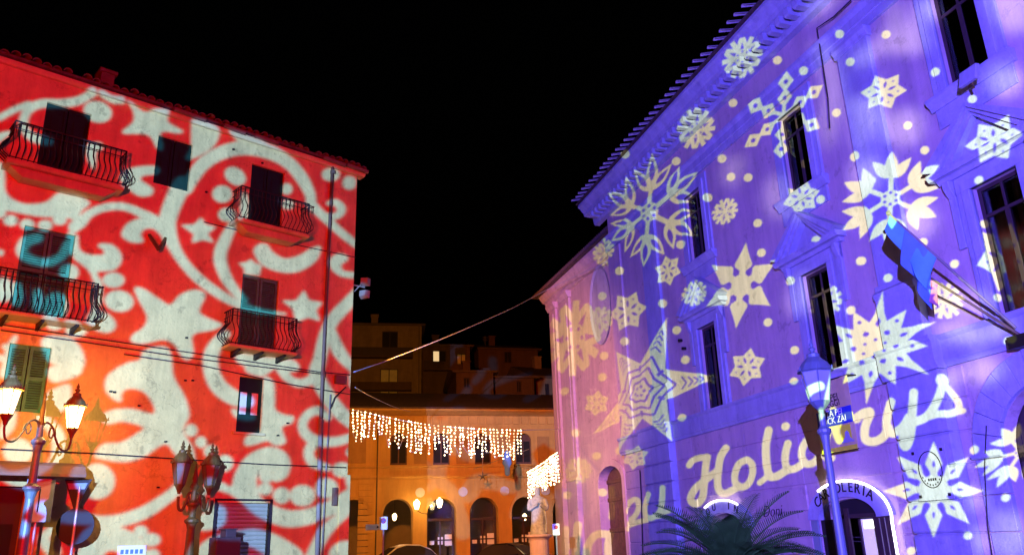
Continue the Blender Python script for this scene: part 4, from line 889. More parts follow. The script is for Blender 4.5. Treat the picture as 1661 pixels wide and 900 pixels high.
for k, c in enumerate(AC[:-1]):
    if c < -3.5: continue
    mb = MB(); P = (c+.9175, 3.86); mb.prism(CF, [(P[0]+.2*math.cos(t), P[1]+.2*math.sin(t)) for t in np.linspace(0, 2*PI, 20, endpoint=False)], 0, .07); mb.build('roundel', M_marble, bc)
    mb = MB(); mb.box(CF, c+.62+.03, c+1.835-.62-.03, 0, .05, 5.05, 6.2); mb.build('blank_panel', M_ochredk, bc)
mb = MB(); mb.run(CF, -8, 8, [(0, 4.42), (.06, 4.42), (.12, 4.5), (.12, 4.58), (0, 4.58)]); mb.run(CF, -8, 8, [(0, 4.88), (.08, 4.88), (.12, 4.95), (0, 4.97)]); mb.build('string_course', M_ochre, bc, bevel=.005)
for k in range(40):
    mb = MB(); mb.box(CF, -8+k*.4+.03, -8+k*.4+.34, 0, .07, 6.75, 7.05); mb.build('frieze_panel', M_ochre, bc)
mb = MB(); mb.run(CF, -8.2, 8.2, [(0, 7.1), (.2, 7.15), (.5, 7.25), (.55, 7.32), (0, 7.34)]); mb.build('eaves', M_ochre, bc)
mb = MB(); mb.run(CF, -8.3, 8.3, [(.6, 7.33), (.6, 7.38), (-5, 9.0), (-11, 7.4), (-11, 7.33)]); mb.build('roof', M_roofdk, bc)
for s in (-4.2+.9175, ):
    for k in range(18): mb = MB(); mb.box(CF, s-.98, s-.36, 0, .05, .06+k*.245, .06+k*.245+.215); mb.build('pilaster_stone', M_ochre, bc, bevel=.008)
mb = MB(); mb.tube([CF.p(-3.52, .1, 0), CF.p(-3.52, .1, 7.1)], .05, 6); mb.build('drainpipe', M_brown, bc)
mb = MB(); mb.box(CF, -5.2, -4.0, 0, .06, 5.1, 6.6); mb.build('blank_panel', M_ochredk, bc)

# wall lamps: a double bracket and small ones under the arches
def point(p, e, c, r=.06):
    L = bpy.data.lights.new('lamp_light', 'POINT'); L.energy = e; L.color = c; L.shadow_soft_size = r; o = bpy.data.objects.new('lamp_light', L); o.location = [float(x) for x in p]; col.objects.link(o)
def globe(p, r, nm, parent, m=M_lampglow): mb = MB(); mb.lathe(p, [(.02, -1.5*r), (.55*r, -1.3*r), (r, .3*r), (.9*r, .9*r), (.3*r, 1.3*r), (.05, 1.6*r)], 10); return mb.build(nm, m, parent, smooth=True)
wl2 = thing('bracket_lamp', CF.p(-1.35, 0, 3.2), 'double lit lantern on a scrolled bracket between the first and second whole arches', 'wall lamp')
for x, y in ((676, 818), (713, 815)):
    s, z = CF.sz(x, y, .6); P = CF.p(s, .6, z); globe(P, .2, 'lamp_globe', wl2); point(CF.p(s, .85, z), 45, (1, .62, .22))
    mb = MB(); B0 = CF.p(-1.35, 0, 3.0); mb.tube(catmull([B0, B0*.5+P*.5+np.array([0, 0, -.25]), P+np.array([0, 0, -.32]), P+np.array([0, 0, -.2])]), .02, 5); mb.build('bracket', M_iron, wl2)
for i, (x, y, lab) in enumerate(((617, 838, 'small lit lamp under the arch left of the no stopping sign'), (640, 838, 'small lit lamp hanging just right of the no stopping sign'), (851, 838, 'single lit lamp hanging under the arch beside the statue'))):
    s, z = CF.sz(x, y, -1.5); t = thing('arch_lamp', CF.p(s, -1.5, z), lab, 'hanging lamp', 'lamps under the arcade'); globe(CF.p(s, -1.5, z), .15, 'lamp_globe', t); point(CF.p(s, -1.2, z), 26, (1, .55, .2))
    mb = MB(); mb.tube([CF.p(s, -1.5, z+.1), CF.p(s, -1.5, 4.4)], .012, 4); mb.build('chain', M_iron, t)

# ---------------------------------------------------------------- houses climbing the hill behind
def house(name, label, px0, px1, ytop, Y, m, az, wins, depth=9, roofh=1.2):
    a, b = at_y(px0, ytop, Y), at_y(px1, ytop, Y); F = Frame(a, R(az)); s1 = F.sz(px1, ytop)[0]; zt = float(a[2])
    t = thing(name, F.p(s1/2, 0, 0), label, 'house', 'houses on the slope behind the arcade'); H = []
    for (x0, y0, x1, y1, lit) in wins:
        u0, v0 = F.sz(x0, y0); u1, v1 = F.sz(x1, y1); H.append((min(u0, u1), max(u0, u1), min(v0, v1), max(v0, v1), lit))
    mb = MB(); mb.wall(F, 0, s1, 0, zt, [h[:4] for h in H], 0, .2)
    mb.add([F.p(0, 0, 0), F.p(0, -depth, 0), F.p(0, -depth, zt), F.p(0, 0, zt)], [(0, 1, 2, 3)]); mb.add([F.p(s1, 0, 0), F.p(s1, -depth, 0), F.p(s1, -depth, zt), F.p(s1, 0, zt)], [(0, 1, 2, 3)])
    mb.build('wall', m, t)
    for h in H:
        mb = MB(); w_ = .07
        for q in ((h[0], h[0]+w_, h[2], h[3]), (h[1]-w_, h[1], h[2], h[3]), (h[0], h[1], h[3]-w_, h[3]), ((h[0]+h[1])/2-.04, (h[0]+h[1])/2+.04, h[2], h[3])): mb.box(F, q[0], q[1], -.18, -.1, q[2], q[3])
        f = mb.build('window', M_frame, t); mb = MB(); mb.box(F, h[0]+.03, (h[0]+h[1])/2 if h[4] == 1 else h[1]-.03, -.2, -.17, h[2], h[3]); mb.build('pane', M_winglow if h[4] == 1 else (M_curtain if h[4] == 2 else M_dark), f)
        if h[4] == 1: mb = MB(); mb.box(F, (h[0]+h[1])/2, h[1]-.03, -.2, -.17, h[2], h[3]); mb.build('pane', M_dark, f)
        mb = MB(); mb.box(F, h[0]-.1, h[1]+.1, 0, .12, h[2]-.1, h[2]); mb.build('sill', m, t)
    mb = MB(); mb.run(F, -.4, s1+.4, [(.5, zt), (.5, zt+.12), (-depth/2, zt+roofh), (-depth-.4, zt+.12), (-depth-.4, zt)]); mb.build('roof', M_roofdk, t)
    u = s1*.3; mb = MB(); mb.box(F, u, u+.7, -depth*.5, -depth*.5+.7, zt+roofh*.6, zt+roofh+.9); mb.box(F, u-.08, u+.78, -depth*.5-.08, -depth*.5+.78, zt+roofh+.9, zt+roofh+1.0); mb.build('chimney', m, t)
    mb = MB(); mb.tube([F.p(-.3, .55, zt-.02), F.p(s1+.3, .55, zt-.02)], .07, 6); mb.build('gutter', M_pipe, t); mb = MB(); mb.tube([F.p(s1-.25, .1, 0), F.p(s1-.25, .1, zt)], .05, 6); mb.build('drainpipe', M_pipe, t)
    return t, F, s1, zt
hy, F, s1, zt = house('hill_house', 'tall dim yellow house with dark balcony door, left of the houses beyond the arcade', 566, 684, 527, 78, M_housey, 80, [(620, 537, 645, 576, 0), (617, 598, 645, 640, 2)])
z1 = F.sz(600, 578)[1]; mb = MB(); mb.box(F, .1, s1-.9, 0, .9, z1-.25, z1-.1); mb.build('balcony_slab', M_housebr, hy); mb = MB(); mb.box(F, .1, s1-.9, .82, .88, z1-.1, z1+.75); mb.build('balcony_rail', M_frame, hy)
z1 = F.sz(600, 630)[1]; mb = MB(); mb.box(F, 0, s1-1.0, 0, .9, z1-.3, z1+.5); mb.build('balcony_parapet', M_housebr, hy)
h2, F, s1, zt = house('hill_house', 'small brown house with one lit window right of the yellow house', 684, 762, 561, 82, M_housebr, 78, [(702, 568, 724, 587, 1), (741, 573, 756, 590, 2)])
z1 = F.sz(715, 600)[1]; mb = MB(); mb.box(F, .2, s1-1.2, 0, .8, z1-.15, z1); mb.build('balcony_slab', M_housebr, h2)
mb = MB()
for k in range(16): mb.box(F, .22+k*.13, .25+k*.13, .76, .79, z1, z1+.7)
mb.box(F, .2, 2.3, .75, .8, z1+.7, z1+.75); mb.build('balcony_rail', M_frame, h2)
house('hill_house', 'low dim house with a red projected scroll below the brown roofs', 740, 800, 604, 70, M_housebr, 80, [(752, 612, 762, 628, 0)], roofh=.9)
house('hill_house', 'dark reddish house with broad roof near the tall salmon wing', 776, 872, 566, 90, M_housebr, 76, [(818, 570, 830, 588, 0)], roofh=1.6)
house('hill_house', 'low roofed house with a pale gable right beside the salmon wing', 862, 960, 612, 76, M_housey, 70, [(884, 622, 892, 648, 0)], roofh=2.0)
house('hill_house', 'wide low house with a red lit wall just above the arcade roof', 766, 866, 612, 72, M_housebr, 77, [(838, 618, 846, 636, 0)], roofh=.7)
an = thing('antenna', at_y(787, 560, 91), 'thin roof antenna above the dark reddish house', 'antenna'); p = at_y(787, 560, 91); mb = MB(); mb.tube([p, p+np.array([0, 0, 1.1])], .03, 4); mb.build('mast', M_pipelt, an)
mb = MB()
for k in range(3): mb.tube([p+np.array([-.3, 0, .6+k*.2]), p+np.array([.3, 0, .6+k*.2])], .015, 4)
mb.build('crossbars', M_pipelt, an)

# ---------------------------------------------------------------- street lamps
def lantern(p, k, parent, frame_m, glass_m, lit=0, n=6, wt=.2, wb=.11):
    """a tapered lantern: panes between bars, domed cap, finial; p is the middle of its glass"""
    hh = .24*k; wt *= k; wb *= k; p = np.array(p, float); mb = MB(); A = [2*PI*i/n+.3 for i in range(n)]
    c = lambda r, z, a: p+np.array([r*math.cos(a), r*math.sin(a), z])
    for a in A: mb.tube([c(wb, -hh, a), c(wt, hh, a)], .013*k, 4)
    for r, z in ((wb, -hh), (wt, hh)): mb.tube([c(r, z, a) for a in A+A[:1]], .016*k, 4)
    mb.lathe(p, [(wb*1.05, -hh-.01*k), (wb*.8, -hh-.06*k), (.05*k, -hh-.13*k), (.035*k, -hh-.2*k)], 10)
    f = mb.build('lantern', frame_m, parent)
    for i in range(n):
        a, b = A[i], A[(i+1) % n]; mb = MB(); mb.add([c(wb, -hh, a), c(wb, -hh, b), c(wt, hh, b), c(wt, hh, a)], [(0, 1, 2, 3)]); o = mb.build('pane', glass_m, f)
    mb = MB(); mb.lathe(p, [(wt*1.18, hh), (wt*1.1, hh+.03*k), (wt*.85, hh+.13*k), (wt*.5, hh+.21*k), (wt*.42, hh+.23*k), (wt*.42, hh+.28*k), (wt*.18, hh+.31*k)], 12); mb.build('cap', frame_m, f, smooth=False)
    mb = MB(); mb.lathe(p, [(.02*k, hh+.3*k), (.045*k, hh+.34*k), (.06*k, hh+.37*k), (.02*k, hh+.4*k), (.035*k, hh+.43*k), (.005*k, hh+.52*k)], 8); mb.build('finial', frame_m, f)
    for a in A: mb = MB(); q = c(wt*1.15, hh, a); mb.tube([q, q+np.array([0, 0, .07*k])], .012*k, 4); mb.build('corner_knob', frame_m, f)
    if lit:
        point(p+np.array([0, 0, 0]), lit, (1, .50, .16), .07)
    return f
def post(x, y, ztop, parent, m, rb=.085, rt=.045, zb=.9, collar=None):
    mb = MB(); pr = [(.2, 0), (.2, .12), (.16, .16), (.16, .55), (.12, .62), (.13, .7), (rb, .78)]; mb.lathe((x, y, 0), pr+[(rb, zb), (rt, ztop)], 14); o = mb.build('post', m, parent, smooth=False)
    for z in (collar or []): mb = MB(); r = rb+(rt-rb)*z/ztop; mb.lathe((x, y, z), [(r, -.22), (r*1.5, -.05), (r*2.1, 0), (r*2.1, .05), (r*1.3, .09), (r, .12)], 12); mb.build('collar', m, o)
    return o
def arm(A, B_, parent, m, r=.022):
    A, B_ = np.array(A, float), np.array(B_, float); d = B_-A; z = np.array([0, 0, 1.0])
    mb = MB(); mb.tube(catmull([A-z*.1, A+d*.12+z*.12, A+d*.35+z*.1, A+d*.5-z*.12, A+d*.7-z*.3, A+d*.92-z*.28, B_-z*.1, B_]), r, 6); o = mb.build('arm', m, parent, smooth=True)
    sc = [A+d*(.36+.13*math.cos(t)*(1-t/9))+z*(-.06+.16*math.sin(t)*(1-t/9)) for t in np.linspace(0, 6.5, 22)]; mb = MB(); mb.tube(sc, r*.6, 5); mb.build('scroll', m, o)
# lit, at the left edge
M_warmiron = M_glowiron
zl = 4.5; Pr = at_z(120, 677, zl); Pl = at_z(14, 652, zl); mid = (Pr+Pl)/2; k = .98
la = thing('street_lamp', (mid[0], mid[1], 0), 'lit double lantern street lamp with glowing panes before the red wall', 'street lamp')
post(mid[0], mid[1], 4.2, la, M_bluegrey, .11, .06, collar=[2.95, 3.85]); mb = MB(); mb.lathe((mid[0], mid[1], 4.2), [(.05, 0), (.07, .05), (.045, .15), (.05, .3), (.02, .5), (.035, .56), (.005, .68)], 10); mb.build('spike', M_warmiron, la)
for P in (Pl, Pr):
    lantern(P, k, la, M_warmiron, M_lampglow, 150); arm((mid[0], mid[1], 4.15), P-np.array([0, 0, .42]), la, M_warmiron)
# unlit and brown, before the roller door
zl = 3.53; Pr = at_z(341, 771, zl); Pl = at_z(293, 768, zl); mid = (Pr+Pl)/2; k = 1.08
lb = thing('street_lamp', (mid[0], mid[1], 0), 'unlit brown double lantern street lamp left of the roller shutter', 'street lamp')
post(mid[0], mid[1], 3.15, lb, M_brown, .13, .065, collar=[2.4, 2.8]); mb = MB(); mb.lathe((mid[0], mid[1], 3.15), [(.07, 0), (.12, .08), (.06, .2), (.07, .3), (.02, .55), (.005, .66)], 10); mb.build('spike', M_brown, lb)
for P in (Pl, Pr): lantern(P, k, lb, M_brown, M_lampglassdk); arm((mid[0], mid[1], 2.95), P-np.array([0, 0, .54]), lb, M_brown, .035)
# single lantern by the stationery shop
zl = 4.1; P = at_z(1326, 627, zl); k = 1.12; lc = thing('street_lamp', (P[0], P[1], 0), 'blue lit single lantern street lamp in front of the stationery sign', 'street lamp')
post(P[0], P[1], 3.62, lc, M_bluegrey, .078, .055, collar=[3.3]); lantern(P, k, lc, M_bluegrey, M_lampglass, n=6, wt=.24, wb=.15)

# ---------------------------------------------------------------- signs
def disc(c, n_, r, th, m, name, parent, k=24, pts=None):
    n_ = np.array(n_, float); n_ /= np.linalg.norm(n_); x = np.cross([0, 0, 1.0], n_); x /= np.linalg.norm(x); z = np.array([0, 0, 1.0]); c = np.array(c)
    Q = pts or [(r*math.cos(t), r*math.sin(t)) for t in np.linspace(0, 2*PI, k, endpoint=False)]; mb = MB(); n = len(Q)
    mb.add([c+x*a+z*b-n_*th/2 for a, b in Q]+[c+x*a+z*b+n_*th/2 for a, b in Q], [tuple(range(n)), tuple(range(2*n-1, n-1, -1))]+[(i, (i+1) % n, n+(i+1) % n, n+i) for i in range(n)]); return mb.build(name, m, parent, bevel=.004)
M_signback = mat('dull_sign_back', (.012, .01, .012), .5); M_signlt = mat('grey_sign_back', (.26, .32, .38), .5); M_pole = mat('grey_sign_pole', (.35, .3, .3), .5, metal=.3)
Y = float(LF.px(122, 853)[1])-.42; c1 = at_y(125, 796, Y); c2 = at_y(122, 853, Y); sg = thing('road_sign', (c2[0], c2[1], 0), 'backs of a give way triangle and a round road sign stacked on one pole', 'road sign'); k = Y/1311.3*1.06
mb = MB(); mb.tube([(c2[0], c2[1]-.03, 0), (c2[0], c2[1]-.03, c1[2]+.1)], .03, 8); mb.build('pole', M_pole, sg)
disc(c1, (.2, -1, 0), 0, .012, M_signback, 'triangle_plate', sg, pts=[(-19*k, 17*k), (19*k, 17*k), (1.5*k, -26*k), (-1.5*k, -26*k)]); disc(c2, (.2, -1, 0), 26*k, .012, M_signback, 'round_plate', sg)
disc(c1+np.array([0, -.02, .10*1.0]), (.2, -1, 0), 0, .008, M_signlt, 'lit_strip', sg, pts=[(-14*k, 5*k), (14*k, 5*k), (11*k, -4*k), (-11*k, -4*k)])  # pale strip paints the projected light across the top of the triangle
Y = float(LF.px(64, 811)[1])-.6; c = at_y(63, 811, Y); k = Y/1311.3*1.06; sq = thing('panel_sign', (c[0], c[1], 0), 'grey back of a rectangular panel sign lit red and blue under the lit lamp', 'road sign')
mb = MB(); q0 = at_y(66, 790, Y+.06); mb.tube([(q0[0], q0[1], 0), (q0[0], q0[1], c[2]+.25)], .03, 8); mb.build('pole', M_pole, sq)
disc(c, (.35, -1, 0), 0, .015, M_signlt, 'panel', sq, pts=[(-19*k, 31*k), (19*k, 31*k), (19*k, -31*k), (-19*k, -31*k)])
mb = MB(); mb.tube([c+np.array([.02, -.04, -.25]), c+np.array([.02, -.04, .25])], .012, 5); mb.build('stiffener', M_signback, sq)
M_red = mat('sign_red', (.55, .04, .04), .5); M_blue = mat('sign_blue', (.03, .08, .4), .5)
Y = 31; c = at_y(622, 848, Y); k = Y/1311.3*1.06; ns = thing('no_stopping_sign', (c[0], c[1], 0), 'white plate with red ringed no stopping disc and arrow board on a thin pole', 'road sign')
mb = MB(); mb.tube([(c[0], c[1]+.03, 0), (c[0], c[1]+.03, c[2]+.2)], .03, 6); mb.build('pole', M_pole, ns)
disc(c, (0, -1, 0), 0, .02, M_white, 'plate', ns, pts=[(-6*k, 9*k), (6*k, 9*k), (6*k, -9*k), (-6*k, -9*k)]); disc(c+np.array([0, -.02, 3.5*k]), (0, -1, 0), 4*k, .012, M_red, 'red_ring', ns); disc(c+np.array([0, -.03, 3.5*k]), (0, -1, 0), 2.8*k, .012, M_blue, 'blue_disc', ns)
disc(c+np.array([0, -.04, 3.5*k]), (0, -1, 0), 0, .012, M_red, 'red_bar', ns, pts=[(-2.6*k, 1.6*k), (-1.8*k, 2.4*k), (2.6*k, -1.6*k), (1.8*k, -2.4*k)])
disc(c+np.array([-15*k, -.0, -5*k]), (0, -1, 0), 0, .02, M_white, 'arrow_board', ns, pts=[(-11*k, 4*k), (8*k, 4*k), (8*k, -4*k), (-11*k, -4*k)]); disc(c+np.array([-11*k, -.02, -5*k]), (0, -1, 0), 0, .012, M_dark, 'arrow', ns, pts=[(1.5*k, 2*k), (5*k, 0), (1.5*k, -2*k)])
c = at_y(902, 858, 31.5); ps = thing('parking_sign', (c[0], c[1], 0), 'small white and red plate on a pole at the foot of the salmon wing', 'road sign'); k = .0256
mb = MB(); mb.tube([(c[0], c[1]+.03, 0), (c[0], c[1]+.03, c[2]+.2)], .03, 6); mb.build('pole', M_pole, ps); disc(c, (0, -1, 0), 0, .02, M_white, 'plate', ps, pts=[(-5*k, 8*k), (5*k, 8*k), (5*k, -8*k), (-5*k, -8*k)]); disc(c+np.array([0, -.02, 3*k]), (0, -1, 0), 3*k, .012, M_red, 'red_disc', ps)
# dark block shaped after an unidentified outline in front of the roller shutter
s0, _ = LF.sz(364, 880, .5); ck = thing('dark_block', LF.p(s0, .5, 0), 'dark block with a narrower cap standing before the roller shutter', 'cabinet'); za = LF.sz(364, 871, .5)[1]; zb = LF.sz(368, 857, .5)[1]
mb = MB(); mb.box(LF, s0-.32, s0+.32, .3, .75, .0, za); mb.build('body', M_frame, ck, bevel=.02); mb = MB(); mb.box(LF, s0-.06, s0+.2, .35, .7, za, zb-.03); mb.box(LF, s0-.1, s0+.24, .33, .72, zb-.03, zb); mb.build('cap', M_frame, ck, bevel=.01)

# ---------------------------------------------------------------- festival banner on the wall behind the single lantern
bn = thing('festival_banner', RF.p(.6, .5, 4.2), 'grey blue and yellow festival banner hanging behind the single lantern street lamp', 'banner')
o = .45; cs = [RF.sz(x, y, o) for x, y in ((1344, 615), (1373, 604), (1390, 727), (1330, 738))]; sL, sR = RF.sz(1327, 680, o)[0], RF.sz(1383, 665, o)[0]; zT, zB = RF.sz(1372, 608, o)[1], RF.sz(1385, 728, o)[1]
M_ban = mat('grey_banner_cloth', (.62, .52, .25), .8); M_banb = mat('blue_banner_print', (.03, .05, .42), .8); M_bany = mat('yellow_banner_print', (.75, .85, .04), .8)
mb = MB(); n = 8; V = [RF.p(sL+(sR-sL)*i/n, o+.02*math.sin(i*1.1), z) for z in (zB, zT) for i in range(n+1)]; mb.add(V, [(i, i+1, n+2+i, n+1+i) for i in range(n)]); cl = mb.build('cloth', M_ban, bn); cl.modifiers.new('thickness', 'SOLIDIFY').thickness = .01
def patch(a, b, c, d, m, nm, lift=.035):
    mb = MB(); s = lambda t: sL+(sR-sL)*t; z = lambda t: zB+(zT-zB)*t; mb.box(RF, s(b), s(a), o+lift, o+lift+.004, z(c), z(d)); return mb.build(nm, m, cl)
patch(0, 1, .36, .585, M_banb, 'blue_band'); patch(0, 1, 0, .06, M_bany, 'yellow_strip'); patch(.0, .16, .06, .36, M_bany, 'yellow_figure'); patch(.62, .9, .1, .34, M_bany, 'yellow_figure')
L = abs(sL-sR); zz = lambda t: zB+(zT-zB)*t
mb = MB(); q = lambda t: sL+(sR-sL)*t; mb.prism(RF, [(q(.6), zz(.1)), (q(.72), zz(.17)), (q(.74), zz(.24)), (q(.79), zz(.26)), (q(.84), zz(.23)), (q(.85), zz(.17)), (q(.97), zz(.1))], o+.042, o+.046); mb.build('printed_silhouette', M_faint, cl)
for txt, t, sz, m in (('À PEI', .70, .27, M_dark), ('LEGGI', .62, .25, M_dark), ('ITÀ PEI', .49, .25, M_white), ('OCK ZAI', .39, .25, M_white)): letters(txt, sz*L/1.5, tmat(RF, q(.5), o+.045, zz(t)), m, 'printed_word', cl, depth=.002)
mb = MB(); mb.tube([RF.p(sL, o, zT), RF.p(sR, o, zT)], .02, 5); mb.tube([RF.p(sR, o, zT), RF.p(sR, .0, zT)], .02, 5); mb.tube([RF.p(sL, o, zB), RF.p(sR, o, zB)], .018, 5); mb.build('hanging_rod', M_iron, bn)

# ---------------------------------------------------------------- flags on the balcony
fg = thing('flag_pole', RF.px(1650, 535, .3), 'slanting flagpole carrying a limp blue and teal flag above the great arch', 'flag')
b0 = RF.px(1648, 532, .3); tip = RF.px(1441, 346, 2.0)
mb = MB(); mb.tube([b0, tip], [.035, .025], 8); mb.build('pole', M_pipelt, fg); mb = MB(); mb.ball(tip, .06); mb.build('finial', M_pipelt, fg)
M_fl = [mat('flag_teal', (.12, .48, .52), .8), mat('flag_blue', (.12, .30, .75), .8), mat('flag_rose', (.60, .20, .28), .8)]
dd = (b0-tip); dz = np.array([0, 0, -1.0])
def cloth(t0, t1, L0, L1, m, nm, ph=0, sl=.0):
    mb = MB(); nu, nv = 30, 20; V = []
    for i in range(nu+1):
        for j in range(nv+1):
            u, w_ = i/nu, j/nv; L = L0+(L1-L0)*u; V.append(tip+dd*(t0+(t1-t0)*u*(1-.35*w_))+dz*L*w_+RF.n*(.13*math.sin(7.5*u+ph+1.5*w_)*w_)+RF.d*(.08*math.sin(5*u+ph)*w_+sl*w_))
    mb.add(V, [(i*(nv+1)+j, i*(nv+1)+j+1, (i+1)*(nv+1)+j+1, (i+1)*(nv+1)+j) for i in range(nu) for j in range(nv)]); f = mb.build(nm, m, fg, smooth=True); f.modifiers.new('thickness', 'SOLIDIFY').thickness = .008
cloth(.01, .4, .35, 1.15, M_fl[0], 'teal_flag_cloth', 0, .1); cloth(.14, .36, .8, 1.5, M_fl[1], 'blue_flag_cloth', 1.2, .2)
mb = MB()
f2 = thing('flag_pole', RF.px(1661, 545, .3), 'second slanting flagpole with a rolled rose flag just below the first', 'flag'); b1 = RF.px(1662, 548, .3); t2 = RF.px(1500, 445, 1.5)
mb.tube([b1, t2], [.035, .025], 8); mb.build('pole', M_pipe, f2); mb = MB(); mb.ball(t2, .05); mb.build('finial', M_brown, f2)
tip, dd = t2, b1-t2; fg = f2; cloth(.0, .14, .5, .6, M_fl[2], 'rose_flag_cloth', 2, .1)
mb = MB(); mb.box(RF, RF.sz(1655, 540, .2)[0]-.3, RF.sz(1655, 540, .2)[0]+.15, .2, .45, RF.sz(1655, 545, .3)[1]-.25, RF.sz(1655, 540, .3)[1]-.05); mb.build('pole_socket', M_iron, f2)
# ---------------------------------------------------------------- floodlights
fl = thing('wall_floodlight', RF.px(1575, 125, .3), 'square floodlight on a bracket at the sill of the top right window', 'floodlight')
P = RF.px(1575, 124, .55); mb = MB(); mb.hexa([P+RF.d*a+RF.n*b+np.array([0, 0, c_]) for c_, sh in ((-.2, .12), (.2, 0)) for a, b in ((-.24, -.06+sh), (.24, -.06+sh), (.24, .06+sh), (-.24, .06+sh))]); mb.build('head', M_stone, fl, bevel=.015)
mb = MB(); mb.tube([RF.p(0, 0, 0)*0+RF.px(1572, 142, .05), P+np.array([0, 0, -.3]), P+np.array([0, 0, -.18])], .03, 5); mb.build('bracket', M_brown, fl)
cf = thing('corner_floodlights', LF.p(3.12, .2, 9), 'pair of floodlights on a corner bracket of the red lit palazzo', 'floodlight')
A0 = LF.p(3.12, -.02, LF.sz(574, 462)[1]); X = LF.d
mb = MB(); mb.tube([A0, A0+X*.42], .025, 5); mb.tube([A0+X*.05+np.array([0, 0, -.2]), A0+X*.3+np.array([0, 0, .1]), A0+X*.42+np.array([0, 0, .05])], .018, 5); mb.build('bracket', M_pipelt, cf)
def flood(P, aim, nm):
    f = aim-P; f /= np.linalg.norm(f); r = np.cross(f, [0, 0, 1]); r /= np.linalg.norm(r); u = np.cross(r, f); mb = MB()
    mb.hexa([P+r*a*k_+u*b*k_+f*c_ for c_, k_ in ((-.1, .7), (.1, 1)) for a, b in ((-.16, -.13), (.16, -.13), (.16, .13), (-.16, .13))]); h = mb.build('head', M_pipelt, cf, bevel=.01)
    mb = MB(); q = P+f*.103; mb.add([q+r*a+u*b for a, b in ((-.13, -.1), (.13, -.1), (.13, .1), (-.13, .1))], [(0, 1, 2, 3)]); mb.build('lens', M_lampglass, h); return q+f*.03, f, r, u
def beam(q, f, r, u, e, c, size, blend=.6, rad=.12):
    L = bpy.data.lights.new('flood_beam', 'SPOT'); L.energy = e; L.color = c; L.spot_size = R(size); L.spot_blend = blend; L.shadow_soft_size = rad
    o = bpy.data.objects.new('flood_beam', L); col.objects.link(o); o.matrix_world = Matrix(((r[0], u[0], -f[0], q[0]), (r[1], u[1], -f[1], q[1]), (r[2], u[2], -f[2], q[2]), (0, 0, 0, 1)))
beam(*flood(A0+X*.42+np.array([0, 0, .2]), CF.p(.5, 0, 4.5), 'a'), 22000, (1, .34, .025), 80)
beam(*flood(A0+X*.4+np.array([0, 0, -.22]), WF.p(24, 0, 7), 'b'), 3000, (1, .45, .85), 60)

# ---------------------------------------------------------------- sago palm
c0 = at_y(1187, 930, 13.5); ph = thing('sago_palm', (c0[0], c0[1], 0), 'dark sago palm with arching feather fronds before the second shop front', 'palm')
mb = MB(); rr = [(.2, 0), (.24, .3)]+[(.2+.03*(i % 2), .3+i*.06) for i in range(int((c0[2]-.45)/.06))]; mb.lathe((c0[0], c0[1], 0), rr+[(.1, c0[2]-.02)], 12); mb.build('trunk', M_trunk, ph)
for i in range(84):
    a = i*2.399+random.uniform(-.2, .2); up = random.uniform(.25, 1.15) if i < 66 else random.uniform(-.1, .35); L = random.uniform(1.35, 1.75); cr_ = c0+np.array([0, 0, -.05])
    hd = np.array([math.cos(a), math.sin(a), 0]); pts = []; d_ = hd*math.cos(up)+np.array([0, 0, math.sin(up)]); p = cr_.copy(); seg = 16
    for j in range(seg+1): pts.append(p.copy()); p = p+d_*L/seg; d_ = d_+np.array([0, 0, -.055-.03*j/seg]); d_ /= np.linalg.norm(d_)
    pts = np.array(pts); mb = MB(); mb.tube(pts, np.linspace(.014, .004, seg+1), 4, cap=False); C = catmull(pts, False, 3)
    for j in range(5, len(C)-1):
        t = j/len(C); T = C[j+1]-C[j]; T /= np.linalg.norm(T); sd = np.cross(T, [0, 0, 1.0]); sd /= np.linalg.norm(sd)+1e-6; upv = np.cross(sd, T); ll = .33*math.sin(PI*min(t*.85+.16, 1))**.6
        for sg_ in (-1, 1):
            q = C[j]; e = q+(sd*sg_*.8+T*.55+upv*.28)*ll*random.uniform(.85, 1.1)+np.array([0, 0, -.015]); mb.add([q-T*.007, q+T*.007, (q+e)/2+T*.008+upv*.02, e, (q+e)/2-T*.007+upv*.02], [(0, 1, 2, 4), (4, 2, 3)])
    mb.build('frond', M_leaf, ph)

# ---------------------------------------------------------------- monument: a robed bronze figure on a pedestal
Y = 40; c = at_y(874, 866, Y); st = thing('monument_pedestal', (c[0], c[1], 0), 'pale round stone pedestal carrying the robed statue', 'pedestal'); zp = float(c[2])
mb = MB(); mb.lathe((c[0], c[1], 0), [(1.0, 0), (1.0, .3), (.72, .36), (.66, .45)], 8); mb.build('plinth', M_marble, st, bevel=.01)
mb = MB(); mb.lathe((c[0], c[1], 0), [(.45, .4), (.45, zp-.2)], 20); mb.build('drum', M_marble, st)
mb = MB(); mb.lathe((c[0], c[1], zp), [(.45, -.26), (.5, -.18), (.61, -.1), (.61, -.03), (.53, 0)], 20); mb.build('cap', M_marble, st)
mb = MB(); b = np.array([c[0], c[1], zp]); n = 20
prof = [(0, .30, .25), (.12, .29, .24), (.4, .26, .21), (.7, .245, .2), (.95, .26, .2), (1.12, .27, .19), (1.24, .24, .16), (1.3, .12, .1), (1.36, .085, .09), (1.42, .1, .11), (1.5, .105, .125), (1.57, .09, .11), (1.63, .04, .05)]
V = []
for z, rx, ry in prof:
    for t in np.arange(n)*2*PI/n:
        f = 1+(.07*math.sin(5*t+z*2)+.04*math.sin(9*t-z*3))*max(0, 1-z/1.15); V.append(b+np.array([rx*f*math.cos(t), ry*f*math.sin(t)-.03*(z > 1.3), z]))
k = len(prof); mb.add(V, [(i*n+j, i*n+(j+1) % n, (i+1)*n+(j+1) % n, (i+1)*n+j) for i in range(k-1) for j in range(n)]+[tuple(range(n)), tuple(range((k-1)*n, k*n))])
